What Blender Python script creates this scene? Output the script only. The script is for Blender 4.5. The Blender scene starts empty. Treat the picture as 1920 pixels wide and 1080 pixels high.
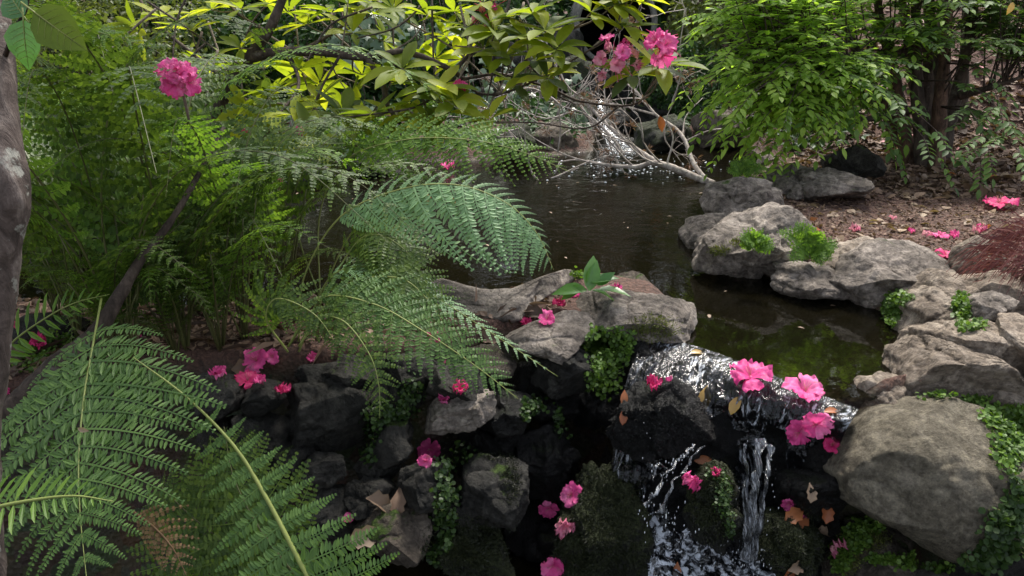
import bpy, math, random
import numpy as np
from mathutils import Vector, Matrix, Euler

# ------------------------------------------------------------------ camera, sky, sun, exposure
S = bpy.context.scene
COL = S.collection
PITCH = math.radians(20.0)
TH = math.tan(math.radians(34.0))
CAMZ = 1.0
cam_data = bpy.data.cameras.new('camera')
cam_data.angle = math.radians(68.0)
cam_data.clip_start = 0.05
cam_data.clip_end = 300
cam = bpy.data.objects.new('camera', cam_data)
cam.location = (0, 0, CAMZ)
cam.rotation_euler = (math.radians(90) - PITCH, 0, 0)
COL.objects.link(cam)
S.camera = cam

SUN_ELEV, SUN_AZ = math.radians(58), math.radians(20)      # azimuth measured from +Y (ahead) towards +X
world = bpy.data.worlds.new('World')
S.world = world
world.use_nodes = True
wn = world.node_tree.nodes
wl = world.node_tree.links
bg = wn['Background']
sky = wn.new('ShaderNodeTexSky')
sky.sky_type = 'NISHITA'
sky.sun_disc = False
sky.sun_elevation = SUN_ELEV
sky.sun_rotation = SUN_AZ
sky.dust_density = 3.0
hs = wn.new('ShaderNodeHueSaturation')
hs.inputs['Saturation'].default_value = 0.45               # thin high cloud
wl.new(sky.outputs[0], hs.inputs['Color'])
wl.new(hs.outputs[0], bg.inputs['Color'])
bg.inputs['Strength'].default_value = 0.15
sun_data = bpy.data.lights.new('sun', 'SUN')
sun_data.energy = 2.5
sun_data.angle = math.radians(16)
sun_data.color = (1.0, 0.95, 0.86)
sun = bpy.data.objects.new('sun', sun_data)
sv = Vector((math.sin(SUN_AZ) * math.cos(SUN_ELEV), math.cos(SUN_AZ) * math.cos(SUN_ELEV), math.sin(SUN_ELEV)))
sun.rotation_euler = sv.to_track_quat('Z', 'Y').to_euler()
COL.objects.link(sun)
S.view_settings.view_transform = 'Standard'
S.view_settings.look = 'None'
S.view_settings.gamma = 1
S.view_settings.use_curve_mapping = False
S.view_settings.exposure = 1.3
S.cycles.max_bounces = 7
S.cycles.diffuse_bounces = 3
S.cycles.glossy_bounces = 3
S.cycles.transparent_max_bounces = 12
S.cycles.transmission_bounces = 4
S.cycles.use_denoising = True

# ------------------------------------------------------------------ maths helpers
FW = np.array([0, math.cos(PITCH), -math.sin(PITCH)])
UP = np.array([0, math.sin(PITCH), math.cos(PITCH)])
RT = np.array([1.0, 0, 0])
CAM = np.array([0, 0, CAMZ])
PXM = TH / 960                                             # metres per photo pixel at one metre of depth


def P(px, py, z=None, y=None, t=None):
    """a place seen at photo pixel px, py: on the level z, at distance y, or at camera depth t"""
    d = FW + RT * ((px - 960) * PXM) + UP * ((540 - py) * PXM)
    if z is not None:
        k = (z - CAMZ) / d[2]
    elif y is not None:
        k = y / d[1]
    else:
        k = t
    return CAM + d * k


def nrm(v):
    v = np.asarray(v, float)
    n = np.linalg.norm(v, axis=-1, keepdims=True)
    return v / np.maximum(n, 1e-12)


def hash3(ix, iy, iz, seed):
    h = (ix * 374761393 + iy * 668265263 + iz * 2147483647 + seed * 144665) & 0xffffffff
    h = ((h ^ (h >> 13)) * 1274126177) & 0xffffffff
    h = (h ^ (h >> 16)) & 0xffffffff
    h = (h * 2246822519) & 0xffffffff
    return ((h ^ (h >> 15)) & 0xffff) / 65535.0


def vnoise(p, seed=0):
    p = np.asarray(p, float)
    i = np.floor(p).astype(np.int64)
    f = p - i
    f = f * f * (3 - 2 * f)
    r = 0
    for dx in (0, 1):
        for dy in (0, 1):
            for dz in (0, 1):
                w = (f[..., 0] if dx else 1 - f[..., 0]) * (f[..., 1] if dy else 1 - f[..., 1]) * (f[..., 2] if dz else 1 - f[..., 2])
                r = r + w * hash3(i[..., 0] + dx, i[..., 1] + dy, i[..., 2] + dz, seed)
    return r * 2 - 1


def fbm(p, octs=4, seed=0, gain=0.5):
    a, r = 1.0, 0
    p = np.asarray(p, float)
    for o in range(octs):
        r = r + a * vnoise(p * (2 ** o) + 17.3 * o, seed + o)
        a *= gain
    return r


# ------------------------------------------------------------------ object helpers
def mesh(name, V, F, mat, smooth=True, F2=None):
    """V (n,3); F (m,k) faces of one size, F2 faces of another size"""
    me = bpy.data.meshes.new(name)
    V = np.asarray(V, np.float32)
    sets = [np.asarray(f, np.int32) for f in (F, F2) if f is not None and len(f)]
    loops = np.concatenate([f.ravel() for f in sets])
    sizes = np.concatenate([np.full(len(f), f.shape[1], np.int32) for f in sets])
    me.vertices.add(len(V))
    me.vertices.foreach_set('co', V.ravel())
    me.loops.add(len(loops))
    me.loops.foreach_set('vertex_index', loops)
    me.polygons.add(len(sizes))
    st = np.zeros(len(sizes), np.int32)
    st[1:] = np.cumsum(sizes)[:-1]
    me.polygons.foreach_set('loop_start', st)
    me.polygons.foreach_set('loop_total', sizes)
    me.polygons.foreach_set('use_smooth', np.full(len(sizes), smooth, bool))
    me.update(calc_edges=True)
    if mat is not None:
        me.materials.append(mat)
    return me


def link(name, me, parent=None, loc=None, mat4=None):
    o = bpy.data.objects.new(name, me)
    COL.objects.link(o)
    if parent is not None:
        o.parent = parent
    if mat4 is not None:
        o.matrix_local = mat4
    elif loc is not None:
        o.location = [float(c) for c in loc]
    return o


def tag(o, label=None, cat=None, group=None, kind=None):
    if label:
        o['label'] = label
    if cat:
        o['category'] = cat
    if group:
        o['group'] = group
    if kind:
        o['kind'] = kind
    return o


def thing(name, loc, label, cat, group=None):
    return tag(link(name, None, loc=loc), label, cat, group)


class MB:
    """collects arrays of vertices and faces into one mesh"""

    def __init__(self):
        self.V, self.F4, self.F3, self.n = [], [], [], 0

    def add(self, V, F):
        V = np.asarray(V, float)
        F = np.asarray(F)
        if len(F) == 0:
            return self
        (self.F4 if F.shape[1] == 4 else self.F3).append(F + self.n)
        self.V.append(V)
        self.n += len(V)
        return self

    def build(self, name, mat, parent=None, origin=None, smooth=True):
        V = np.concatenate(self.V)
        if origin is not None:
            V = V - np.asarray(origin)
        F4 = np.concatenate(self.F4) if self.F4 else None
        F3 = np.concatenate(self.F3) if self.F3 else None
        me = mesh(name, V, F4 if F4 is not None else F3, mat, smooth, F3 if F4 is not None else None)
        if parent is None and origin is not None:
            return link(name, me, loc=origin)
        return link(name, me, parent)


def spline(pts, n=24):
    """Catmull-Rom through the points"""
    pts = np.asarray(pts, float)
    if len(pts) == 2:
        return pts[0] + (pts[1] - pts[0]) * np.linspace(0, 1, n)[:, None]
    p = np.vstack([2 * pts[0] - pts[1], pts, 2 * pts[-1] - pts[-2]])
    u = np.linspace(0, len(pts) - 1 - 1e-6, n)
    i = u.astype(int)
    f = (u - i)[:, None]
    a, b, c, d = p[i], p[i + 1], p[i + 2], p[i + 3]
    return 0.5 * (2 * b + (c - a) * f + (2 * a - 5 * b + 4 * c - d) * f ** 2 + (3 * b - a - 3 * c + d) * f ** 3)


def tube(pts, radii, sides=6, rough=0.0, seed=0, caps=True):
    pts = np.asarray(pts, float)
    n = len(pts)
    r = np.interp(np.linspace(0, 1, n), np.linspace(0, 1, len(radii)), radii) if np.ndim(radii) else np.full(n, radii)
    T = nrm(np.gradient(pts, axis=0))
    ref = np.array([0.13, 0.21, 0.97]) if abs(T[0][2]) < 0.9 else np.array([1.0, 0.1, 0])
    A = nrm(np.cross(T, ref))
    B = np.cross(T, A)
    th = np.linspace(0, 2 * math.pi, sides, endpoint=False)
    V = pts[:, None, :] + r[:, None, None] * (np.cos(th)[None, :, None] * A[:, None, :] + np.sin(th)[None, :, None] * B[:, None, :])
    if rough:
        c = pts[:, None, :]
        k = 1 + rough * fbm(V / max(r.mean(), 1e-4) * 0.7, 3, seed)[..., None]
        V = c + (V - c) * k
    V = V.reshape(-1, 3)
    i = np.arange(n - 1)[:, None] * sides
    j = np.arange(sides)[None, :]
    j2 = (j + 1) % sides
    F = np.stack([i + j, i + j2, i + sides + j2, i + sides + j], -1).reshape(-1, 4)
    if caps:
        V = np.vstack([V, pts[0], pts[-1]])
        a, b = n * sides, n * sides + 1
        F = np.vstack([F, np.stack([np.full(sides, a), (np.arange(sides) + 1) % sides, np.arange(sides), np.full(sides, a)], -1)])
        e = (n - 1) * sides
        F = np.vstack([F, np.stack([np.full(sides, b), e + np.arange(sides), e + (np.arange(sides) + 1) % sides, np.full(sides, b)], -1)])
        q = F[:-2 * sides]
        t3 = np.delete(F[-2 * sides:], 3, axis=1)
        return V, q, t3
    return V, F, None


def addtube(mb, pts, radii, sides=6, rough=0.0, seed=0):
    V, q, t3 = tube(pts, radii, sides, rough, seed)
    mb.V.append(V)
    mb.F4.append(q + mb.n)
    mb.F3.append(t3 + mb.n)
    mb.n += len(V)
    return mb


# leaf templates in (length, width, lift) units
def leaf_tpl(prof, fold=0.15, curl=-0.1):
    """prof = [(a, halfwidth)...] from base to tip, midrib row in between"""
    V, F = [], []
    for a, w in prof:
        V += [(a, -w, fold * w + curl * a * a), (a, 0, curl * a * a), (a, w, fold * w + curl * a * a)]
    for i in range(len(prof) - 1):
        b = i * 3
        F += [(b, b + 1, b + 4, b + 3), (b + 1, b + 2, b + 5, b + 4)]
    return np.array(V, float), np.array(F)


T_LEAFLET = (np.array([(0, 0, 0), (.35, -.32, .03), (.8, -.2, .02), (1, 0, -.04), (.8, .2, .02), (.35, .32, .03)], float),
             np.array([(0, 1, 2, 3), (0, 3, 4, 5)]))
T_SIMPLE = (np.array([(0, 0, 0), (.45, -.5, .08), (1, 0, -.08), (.45, .5, .08)], float), np.array([(0, 1, 2), (0, 2, 3)]))
T_RHODO = leaf_tpl([(0, .01), (.1, .045), (.3, .12), (.55, .155), (.78, .12), (.93, .05), (1, .004)], .35, -.14)
T_OVAL = leaf_tpl([(0, .01), (.2, .17), (.45, .24), (.7, .18), (.88, .07), (1, .005)], .25, -.15)
T_WIDE = leaf_tpl([(0, .02), (.12, .24), (.35, .36), (.6, .3), (.85, .13), (1, .01)], .2, -.12)
T_BLADE = leaf_tpl([(0, .02), (.3, .035), (.6, .03), (1, .002)], .5, -.35)
T_ROUND = (np.array([(0, 0, 0), (.25, -.42, .05), (.75, -.42, .04), (1, 0, 0), (.75, .42, .04), (.25, .42, .05)], float),
           np.array([(0, 1, 2, 3), (0, 3, 4, 5)]))
_iv = [(0, 0), (-.12, .3), (.12, .5), (.3, .28), (.55, .42), (.62, .18), (1, 0)]
T_IVY = (np.array([(.35, 0, 0.03)] + [(a, b, -.03) for a, b in _iv] + [(a, -b, -.03) for a, b in _iv[-2:0:-1]], float),
         np.array([(0, i, i % 12 + 1) for i in range(1, 13)]))


def place(tpl, O, A, N, L, W=None, flip=False):
    """copies of the template: origin O, axis A, normal N, length L, width scale W"""
    TV, TF = tpl
    O, A, N = np.asarray(O, float), nrm(A), np.asarray(N, float)
    B = nrm(np.cross(N, A))
    N = np.cross(A, B)
    L = np.broadcast_to(np.asarray(L, float), (len(O),))
    W = L if W is None else np.broadcast_to(np.asarray(W, float), (len(O),))
    V = (O[:, None, :] + TV[None, :, 0, None] * A[:, None, :] * L[:, None, None]
         + TV[None, :, 1, None] * B[:, None, :] * W[:, None, None] + TV[None, :, 2, None] * N[:, None, :] * L[:, None, None])
    F = TF[None] + (np.arange(len(O)) * len(TV))[:, None, None]
    return V.reshape(-1, 3), F.reshape(-1, TF.shape[1])


def frame4(O, A, N, s=1.0, w=None):
    A = nrm(A)
    B = nrm(np.cross(N, A))
    N = np.cross(A, B)
    w = s if w is None else w
    M = Matrix(((A[0] * s, B[0] * w, N[0] * s, O[0]), (A[1] * s, B[1] * w, N[1] * s, O[1]), (A[2] * s, B[2] * w, N[2] * s, O[2]), (0, 0, 0, 1)))
    return M


# ------------------------------------------------------------------ materials
def new_mat(name):
    m = bpy.data.materials.new(name)
    m.use_nodes = True
    nt = m.node_tree
    for n in list(nt.nodes):
        nt.nodes.remove(n)
    out = nt.nodes.new('ShaderNodeOutputMaterial')
    return m, nt, out


def N_(nt, typ, **kw):
    n = nt.nodes.new(typ)
    for k, v in kw.items():
        if hasattr(n, k):
            setattr(n, k, v)
        else:
            n.inputs[k].default_value = v
    return n


def noise(nt, co, scale, detail=4, rough=0.6, dist=0.0):
    n = N_(nt, 'ShaderNodeTexNoise', Scale=scale, Detail=detail, Roughness=rough, Distortion=dist)
    nt.links.new(co, n.inputs['Vector'])
    return n.outputs['Fac']


def ramp(nt, fac, stops):
    r = nt.nodes.new('ShaderNodeValToRGB')
    e = r.color_ramp.elements
    while len(e) < len(stops):
        e.new(0.5)
    for k, (p, c) in enumerate(stops):
        e[k].position = p
        e[k].color = (*c, 1) if len(c) == 3 else c
    nt.links.new(fac, r.inputs['Fac'])
    return r.outputs['Color']


def mixc(nt, fac, a, b, typ='MIX'):
    m = nt.nodes.new('ShaderNodeMix')
    m.data_type = 'RGBA'
    m.blend_type = typ
    for s, v in ((m.inputs[0], fac), (m.inputs[6], a), (m.inputs[7], b)):
        if isinstance(v, (int, float)):
            s.default_value = v
        elif isinstance(v, (tuple, list)):
            s.default_value = (*v, 1) if len(v) == 3 else v
        else:
            nt.links.new(v, s)
    return m.outputs[2]


def math_(nt, op, a, b=None, c=None):
    m = nt.nodes.new('ShaderNodeMath')
    m.operation = op
    for s, v in zip(m.inputs, (a, b, c)):
        if v is None:
            continue
        if isinstance(v, (int, float)):
            s.default_value = v
        else:
            nt.links.new(v, s)
    return m.outputs[0]


def bump(nt, h, strength, dist, prev=None):
    b = N_(nt, 'ShaderNodeBump', Strength=strength, Distance=dist)
    nt.links.new(h, b.inputs['Height'])
    if prev is not None:
        nt.links.new(prev, b.inputs['Normal'])
    return b.outputs['Normal']


def smoothstep(nt, x, a, b):
    m = nt.nodes.new('ShaderNodeMapRange')
    m.interpolation_type = 'SMOOTHSTEP'
    nt.links.new(x, m.inputs[0])
    m.inputs[1].default_value = a
    m.inputs[2].default_value = b
    return m.outputs[0]


def leaf_mat(name, dark, mid, light, trans=0.45, rough=0.5, spec=0.35, brown=0.0, tint=1.6):
    m, nt, out = new_mat(name)
    geo = nt.nodes.new('ShaderNodeNewGeometry')
    oi = nt.nodes.new('ShaderNodeObjectInfo')
    r = math_(nt, 'FRACT', math_(nt, 'ADD', geo.outputs['Random Per Island'], oi.outputs['Random']))
    clump = noise(nt, geo.outputs['Position'], 2.3, 2)
    f = math_(nt, 'ADD', math_(nt, 'MULTIPLY', r, 0.62), math_(nt, 'MULTIPLY', clump, 0.42))
    c = ramp(nt, f, [(0.12, dark), (0.5, mid), (0.9, light)])
    fine = noise(nt, geo.outputs['Position'], 55, 3)
    c = mixc(nt, 0.35, c, mixc(nt, fine, (0.35, 0.35, 0.35), (1.6, 1.6, 1.6)), 'MULTIPLY')
    if brown:
        spots = smoothstep(nt, noise(nt, geo.outputs['Position'], 24, 3), 0.66, 0.74)
        c = mixc(nt, math_(nt, 'MULTIPLY', spots, brown), c, (0.16, 0.08, 0.03))
    p = N_(nt, 'ShaderNodeBsdfPrincipled', Roughness=rough)
    p.inputs['Specular IOR Level'].default_value = spec
    nt.links.new(c, p.inputs['Base Color'])
    nt.links.new(bump(nt, fine, 0.25, 0.004), p.inputs['Normal'])
    tr = nt.nodes.new('ShaderNodeBsdfTranslucent')
    nt.links.new(mixc(nt, 1.0, c, (tint, tint, tint * .45), 'MULTIPLY'), tr.inputs['Color'])
    mx = N_(nt, 'ShaderNodeMixShader', Fac=trans)
    nt.links.new(p.outputs[0], mx.inputs[1])
    nt.links.new(tr.outputs[0], mx.inputs[2])
    nt.links.new(mx.outputs[0], out.inputs[0])
    return m


def rock_mat(name, a, b, c, rough=0.85, moss=0.0, scale=1.0, bumpk=1.0, lichen=0.3, spec=0.3, cracks=1.0, mosscol=(0.05, 0.085, 0.012)):
    m, nt, out = new_mat(name)
    tc = nt.nodes.new('ShaderNodeTexCoord')
    geo = nt.nodes.new('ShaderNodeNewGeometry')
    co = geo.outputs['Position']
    oi = nt.nodes.new('ShaderNodeObjectInfo')
    n1 = noise(nt, co, 7 * scale, 8, 0.7, 0.6)
    n2 = noise(nt, co, 38 * scale, 6, 0.75)
    n3 = noise(nt, co, 150 * scale, 4, 0.75)
    col = ramp(nt, n1, [(0.34, a), (0.5, b), (0.66, c)])
    col = mixc(nt, 0.9, col, ramp(nt, n2, [(.3, (0.35, 0.33, 0.32)), (.5, (.95, .95, .95)), (.68, (1.7, 1.7, 1.65))]), 'MULTIPLY')
    col = mixc(nt, 0.7, col, mixc(nt, n3, (0.4, 0.4, 0.4), (1.6, 1.6, 1.6)), 'MULTIPLY')
    val = math_(nt, 'ADD', math_(nt, 'MULTIPLY', oi.outputs['Random'], 0.35), 0.82)
    vv = nt.nodes.new('ShaderNodeCombineColor')
    for k in range(3):
        nt.links.new(val, vv.inputs[k])
    col = mixc(nt, 1.0, col, vv.outputs[0], 'MULTIPLY')
    # pale mineral veins and lichen
    wv = N_(nt, 'ShaderNodeTexWave', Scale=3.2 * scale, Distortion=14, Detail=5)
    wv.inputs['Detail Scale'].default_value = 2.2
    nt.links.new(co, wv.inputs['Vector'])
    vein = smoothstep(nt, wv.outputs['Fac'], 0.93, 1.0)
    li = smoothstep(nt, noise(nt, co, 14 * scale, 5, 0.6), 0.56, 0.68)
    lf = math_(nt, 'MULTIPLY', math_(nt, 'MAXIMUM', math_(nt, 'MULTIPLY', vein, 0.5), li), lichen)
    col = mixc(nt, lf, col, tuple(min(1, x * 1.5 + .05) for x in c))
    vo = N_(nt, 'ShaderNodeTexVoronoi', Scale=11 * scale, feature='DISTANCE_TO_EDGE')
    vco = nt.nodes.new('ShaderNodeVectorMath')
    vco.operation = 'ADD'
    nz = N_(nt, 'ShaderNodeTexNoise', Scale=7 * scale, Detail=3)
    nt.links.new(co, nz.inputs['Vector'])
    sc = nt.nodes.new('ShaderNodeVectorMath')
    sc.operation = 'SCALE'
    sc.inputs['Scale'].default_value = 0.18
    nt.links.new(nz.outputs['Color'], sc.inputs[0])
    nt.links.new(co, vco.inputs[0])
    nt.links.new(sc.outputs[0], vco.inputs[1])
    nt.links.new(vco.outputs[0], vo.inputs['Vector'])
    crack = math_(nt, 'SUBTRACT', 1.0, smoothstep(nt, vo.outputs['Distance'], 0.0, 0.035))
    crack = math_(nt, 'MULTIPLY', crack, smoothstep(nt, noise(nt, co, 4 * scale, 2), 0.5, 0.62))
    crack = math_(nt, 'MULTIPLY', crack, cracks)
    col = mixc(nt, math_(nt, 'MULTIPLY', crack, 0.35), col, tuple(x * .35 for x in a))
    p = N_(nt, 'ShaderNodeBsdfPrincipled', Roughness=rough)
    p.inputs['Specular IOR Level'].default_value = spec
    if moss:
        up = nt.nodes.new('ShaderNodeSeparateXYZ')
        nt.links.new(geo.outputs['Normal'], up.inputs[0])
        mn = noise(nt, co, 9, 5, 0.6)
        mf = smoothstep(nt, math_(nt, 'ADD', math_(nt, 'MULTIPLY', up.outputs['Z'], 0.22), mn), 0.82 - moss * 0.4, 0.92 - moss * 0.4)
        mc = ramp(nt, n3, [(0.3, tuple(x * .4 for x in mosscol)), (0.55, mosscol), (0.75, tuple(x * 2.1 for x in mosscol))])
        col = mixc(nt, mf, col, mc)
    nt.links.new(col, p.inputs['Base Color'])
    b1 = bump(nt, n1, 0.9 * bumpk, 0.045)
    b2 = bump(nt, n2, 1.0 * bumpk, 0.020, b1)
    b3 = bump(nt, n3, 0.9 * bumpk, 0.006, b2)
    b4 = bump(nt, math_(nt, 'SUBTRACT', 1.0, crack), 0.5 * bumpk, 0.006, b3)
    nt.links.new(b4, p.inputs['Normal'])
    nt.links.new(p.outputs[0], out.inputs[0])
    return m


def bark_mat(name, a, b, c, scale=1.0, rough=0.85, lichen=0.0):
    m, nt, out = new_mat(name)
    geo = nt.nodes.new('ShaderNodeNewGeometry')
    mp = nt.nodes.new('ShaderNodeMapping')
    mp.inputs['Scale'].default_value = (1, 1, 0.35)
    nt.links.new(geo.outputs['Position'], mp.inputs['Vector'])
    n1 = noise(nt, mp.outputs[0], 26 * scale, 6, 0.7, 0.6)
    n2 = noise(nt, geo.outputs['Position'], 130 * scale, 4, 0.7)
    col = ramp(nt, n1, [(0.32, a), (0.5, b), (0.68, c)])
    col = mixc(nt, 0.7, col, mixc(nt, n2, (0.4, 0.4, 0.4), (1.6, 1.6, 1.6)), 'MULTIPLY')
    if lichen:
        li = smoothstep(nt, noise(nt, geo.outputs['Position'], 22 * scale, 5, 0.65), 0.58, 0.66)
        col = mixc(nt, math_(nt, 'MULTIPLY', li, lichen), col, (0.42, 0.42, 0.36))
    p = N_(nt, 'ShaderNodeBsdfPrincipled', Roughness=rough)
    p.inputs['Specular IOR Level'].default_value = 0.25
    nt.links.new(col, p.inputs['Base Color'])
    nt.links.new(bump(nt, n2, 0.5, 0.003, bump(nt, n1, 0.8, 0.012)), p.inputs['Normal'])
    nt.links.new(p.outputs[0], out.inputs[0])
    return m


def petal_mat(name, a, b, c, trans=0.35):
    m, nt, out = new_mat(name)
    geo = nt.nodes.new('ShaderNodeNewGeometry')
    oi = nt.nodes.new('ShaderNodeObjectInfo')
    n1 = noise(nt, geo.outputs['Position'], 40, 4)
    f = math_(nt, 'ADD', math_(nt, 'MULTIPLY', oi.outputs['Random'], 0.5), math_(nt, 'MULTIPLY', n1, 0.5))
    col = ramp(nt, f, [(0.2, a), (0.5, b), (0.8, c)])
    wilt = smoothstep(nt, noise(nt, geo.outputs['Position'], 55, 3), 0.58, 0.70)
    wilt = math_(nt, 'MULTIPLY', wilt, math_(nt, 'MULTIPLY', oi.outputs['Random'], 0.75))
    col = mixc(nt, wilt, col, (0.30, 0.13, 0.08))
    p = N_(nt, 'ShaderNodeBsdfPrincipled', Roughness=0.55)
    p.inputs['Specular IOR Level'].default_value = 0.3
    nt.links.new(col, p.inputs['Base Color'])
    nt.links.new(bump(nt, noise(nt, geo.outputs['Position'], 160, 3), 0.35, 0.003), p.inputs['Normal'])
    tr = nt.nodes.new('ShaderNodeBsdfTranslucent')
    nt.links.new(col, tr.inputs['Color'])
    mx = N_(nt, 'ShaderNodeMixShader', Fac=trans)
    nt.links.new(p.outputs[0], mx.inputs[1])
    nt.links.new(tr.outputs[0], mx.inputs[2])
    nt.links.new(mx.outputs[0], out.inputs[0])
    return m


def soil_mat(name):
    m, nt, out = new_mat(name)
    geo = nt.nodes.new('ShaderNodeNewGeometry')
    co = geo.outputs['Position']
    n1 = noise(nt, co, 3, 5)
    n2 = noise(nt, co, 60, 6, 0.75, 1.0)
    vo = N_(nt, 'ShaderNodeTexVoronoi', Scale=70)
    nt.links.new(co, vo.inputs['Vector'])
    col = ramp(nt, n2, [(0.3, (0.022, 0.013, 0.009)), (0.5, (0.085, 0.045, 0.032)), (0.7, (0.20, 0.11, 0.078))])
    col = mixc(nt, 0.6, col, mixc(nt, n1, (0.5, 0.45, 0.45), (1.4, 1.3, 1.3)), 'MULTIPLY')
    sx = nt.nodes.new('ShaderNodeSeparateXYZ')
    nt.links.new(co, sx.inputs[0])
    wet = smoothstep(nt, sx.outputs['Z'], 0.06, -0.03)
    wet = math_(nt, 'SUBTRACT', 1.0, smoothstep(nt, sx.outputs['Z'], -0.03, 0.05))
    # the bed under water is silt and pebbles
    peb = N_(nt, 'ShaderNodeTexVoronoi', Scale=22)
    nt.links.new(co, peb.inputs['Vector'])
    bedc = mixc(nt, 0.5, ramp(nt, n1, [(0.3, (0.03, 0.022, 0.012)), (0.6, (0.06, 0.05, 0.022)), (0.8, (0.10, 0.075, 0.045))]), peb.outputs['Color'], 'MULTIPLY')
    col = mixc(nt, wet, col, bedc)
    p = N_(nt, 'ShaderNodeBsdfPrincipled', Roughness=0.9)
    nt.links.new(col, p.inputs['Base Color'])
    nt.links.new(math_(nt, 'SUBTRACT', 0.92, math_(nt, 'MULTIPLY', wet, 0.5)), p.inputs['Roughness'])
    nt.links.new(bump(nt, vo.outputs['Distance'], 0.6, 0.01, bump(nt, n2, 0.8, 0.015)), p.inputs['Normal'])
    nt.links.new(p.outputs[0], out.inputs[0])
    return m


def water_mat(name, tint, absorb, ripple=1.0, scale=1.0, foam_glint=0.0, calm=False, uv=None, rough=0.02, foamscale=30, edge=(0.62, 0.72), gloss=0.0, patch=0.0):
    m, nt, out = new_mat(name)
    geo = nt.nodes.new('ShaderNodeNewGeometry')
    co = geo.outputs['Position']
    if uv:
        tc = nt.nodes.new('ShaderNodeTexCoord')
        mp = nt.nodes.new('ShaderNodeMapping')
        mp.inputs['Scale'].default_value = (*uv, 1)
        nt.links.new(tc.outputs['UV'], mp.inputs['Vector'])
        co = mp.outputs[0]
    n1 = noise(nt, co, 9 * scale, 3, 0.5, 0.8)
    n2 = noise(nt, co, 34 * scale, 3, 0.55, 0.4)
    if calm:                                                   # the water smooths out towards the lip
        sx = nt.nodes.new('ShaderNodeSeparateXYZ')
        nt.links.new(geo.outputs['Position'], sx.inputs[0])
        k = math_(nt, 'ADD', math_(nt, 'MULTIPLY', smoothstep(nt, sx.outputs['Y'], 2.6, 3.8), 0.9), 0.10)
        n1 = math_(nt, 'MULTIPLY', n1, k)
        n2 = math_(nt, 'MULTIPLY', n2, k)
    b = bump(nt, n2, 1.0, 0.0016 * ripple, bump(nt, n1, 1.0, 0.006 * ripple))
    gl = N_(nt, 'ShaderNodeBsdfGlossy', Roughness=rough)
    nt.links.new(b, gl.inputs['Normal'])
    tr = N_(nt, 'ShaderNodeBsdfTransparent', Color=(*tint, 1))
    df = N_(nt, 'ShaderNodeBsdfDiffuse', Color=(*absorb, 1))
    base = N_(nt, 'ShaderNodeMixShader', Fac=0.5)
    nt.links.new(tr.outputs[0], base.inputs[1])
    nt.links.new(df.outputs[0], base.inputs[2])
    fr = N_(nt, 'ShaderNodeFresnel', IOR=1.33)
    nt.links.new(b, fr.inputs['Normal'])
    mx = nt.nodes.new('ShaderNodeMixShader')
    nt.links.new(math_(nt, 'ADD', fr.outputs[0], gloss), mx.inputs[0])
    nt.links.new(base.outputs[0], mx.inputs[1])
    nt.links.new(gl.outputs[0], mx.inputs[2])
    last = mx
    if foam_glint:  # white streaks: real foam, and painted sky glints on the sliding film
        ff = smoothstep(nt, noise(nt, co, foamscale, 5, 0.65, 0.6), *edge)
        ff = math_(nt, 'MULTIPLY', ff, foam_glint)
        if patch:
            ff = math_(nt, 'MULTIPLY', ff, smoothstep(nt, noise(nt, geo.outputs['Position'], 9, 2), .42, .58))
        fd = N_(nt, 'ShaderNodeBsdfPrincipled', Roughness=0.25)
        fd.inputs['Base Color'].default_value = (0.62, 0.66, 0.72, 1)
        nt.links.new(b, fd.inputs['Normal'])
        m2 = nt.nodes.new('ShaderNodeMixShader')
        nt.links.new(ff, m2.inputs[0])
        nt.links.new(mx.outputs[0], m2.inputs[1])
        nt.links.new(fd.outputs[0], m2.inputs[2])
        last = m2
    nt.links.new(last.outputs[0], out.inputs[0])
    return m


M = {}
M['soil'] = soil_mat('soil_and_mulch')
M['rock_tan'] = rock_mat('tan_grey_stone', (0.11, 0.084, 0.062), (0.25, 0.20, 0.155), (0.42, 0.35, 0.28), moss=0.0)
M['rock_grey'] = rock_mat('grey_stone', (0.07, 0.059, 0.05), (0.18, 0.152, 0.128), (0.35, 0.30, 0.258), moss=0.02)
M['rock_round'] = rock_mat('gritty_boulder_stone', (0.14, 0.12, 0.086), (0.225, 0.195, 0.142), (0.33, 0.29, 0.22), moss=0.0, lichen=0.25, scale=1.3, bumpk=1.5, cracks=0.25)
M['rock_shade'] = rock_mat('shaded_grey_stone', (0.012, 0.0115, 0.010), (0.030, 0.028, 0.024), (0.065, 0.06, 0.052), moss=0.15, lichen=0.15)  # darker copy of the grey stone, shade put into its colour
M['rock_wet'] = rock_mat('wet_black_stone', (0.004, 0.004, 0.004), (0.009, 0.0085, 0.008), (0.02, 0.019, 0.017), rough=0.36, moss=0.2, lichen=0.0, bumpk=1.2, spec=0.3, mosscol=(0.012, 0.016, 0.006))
M['rock_moss'] = rock_mat('mossy_stone', (0.012, 0.013, 0.01), (0.022, 0.022, 0.018), (0.04, 0.04, 0.034), rough=0.7, moss=0.8, lichen=0.0, mosscol=(0.028, 0.035, 0.011))
M['rock_far'] = rock_mat('brown_mossy_stone', (0.05, 0.04, 0.03), (0.10, 0.08, 0.062), (0.17, 0.14, 0.11), moss=0.3, lichen=0.1)
M['bark'] = bark_mat('grey_brown_bark', (0.03, 0.022, 0.018), (0.09, 0.068, 0.058), (0.22, 0.18, 0.155), lichen=0.55)
M['bark_dark'] = bark_mat('dark_bark', (0.018, 0.013, 0.01), (0.05, 0.036, 0.028), (0.10, 0.075, 0.058), lichen=0.1)
M['bark_red'] = bark_mat('red_brown_bark', (0.03, 0.018, 0.012), (0.085, 0.05, 0.034), (0.17, 0.105, 0.07), lichen=0.05)
M['deadwood'] = bark_mat('bleached_wood', (0.17, 0.14, 0.125), (0.36, 0.31, 0.28), (0.52, 0.47, 0.43), lichen=0.3)
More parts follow.
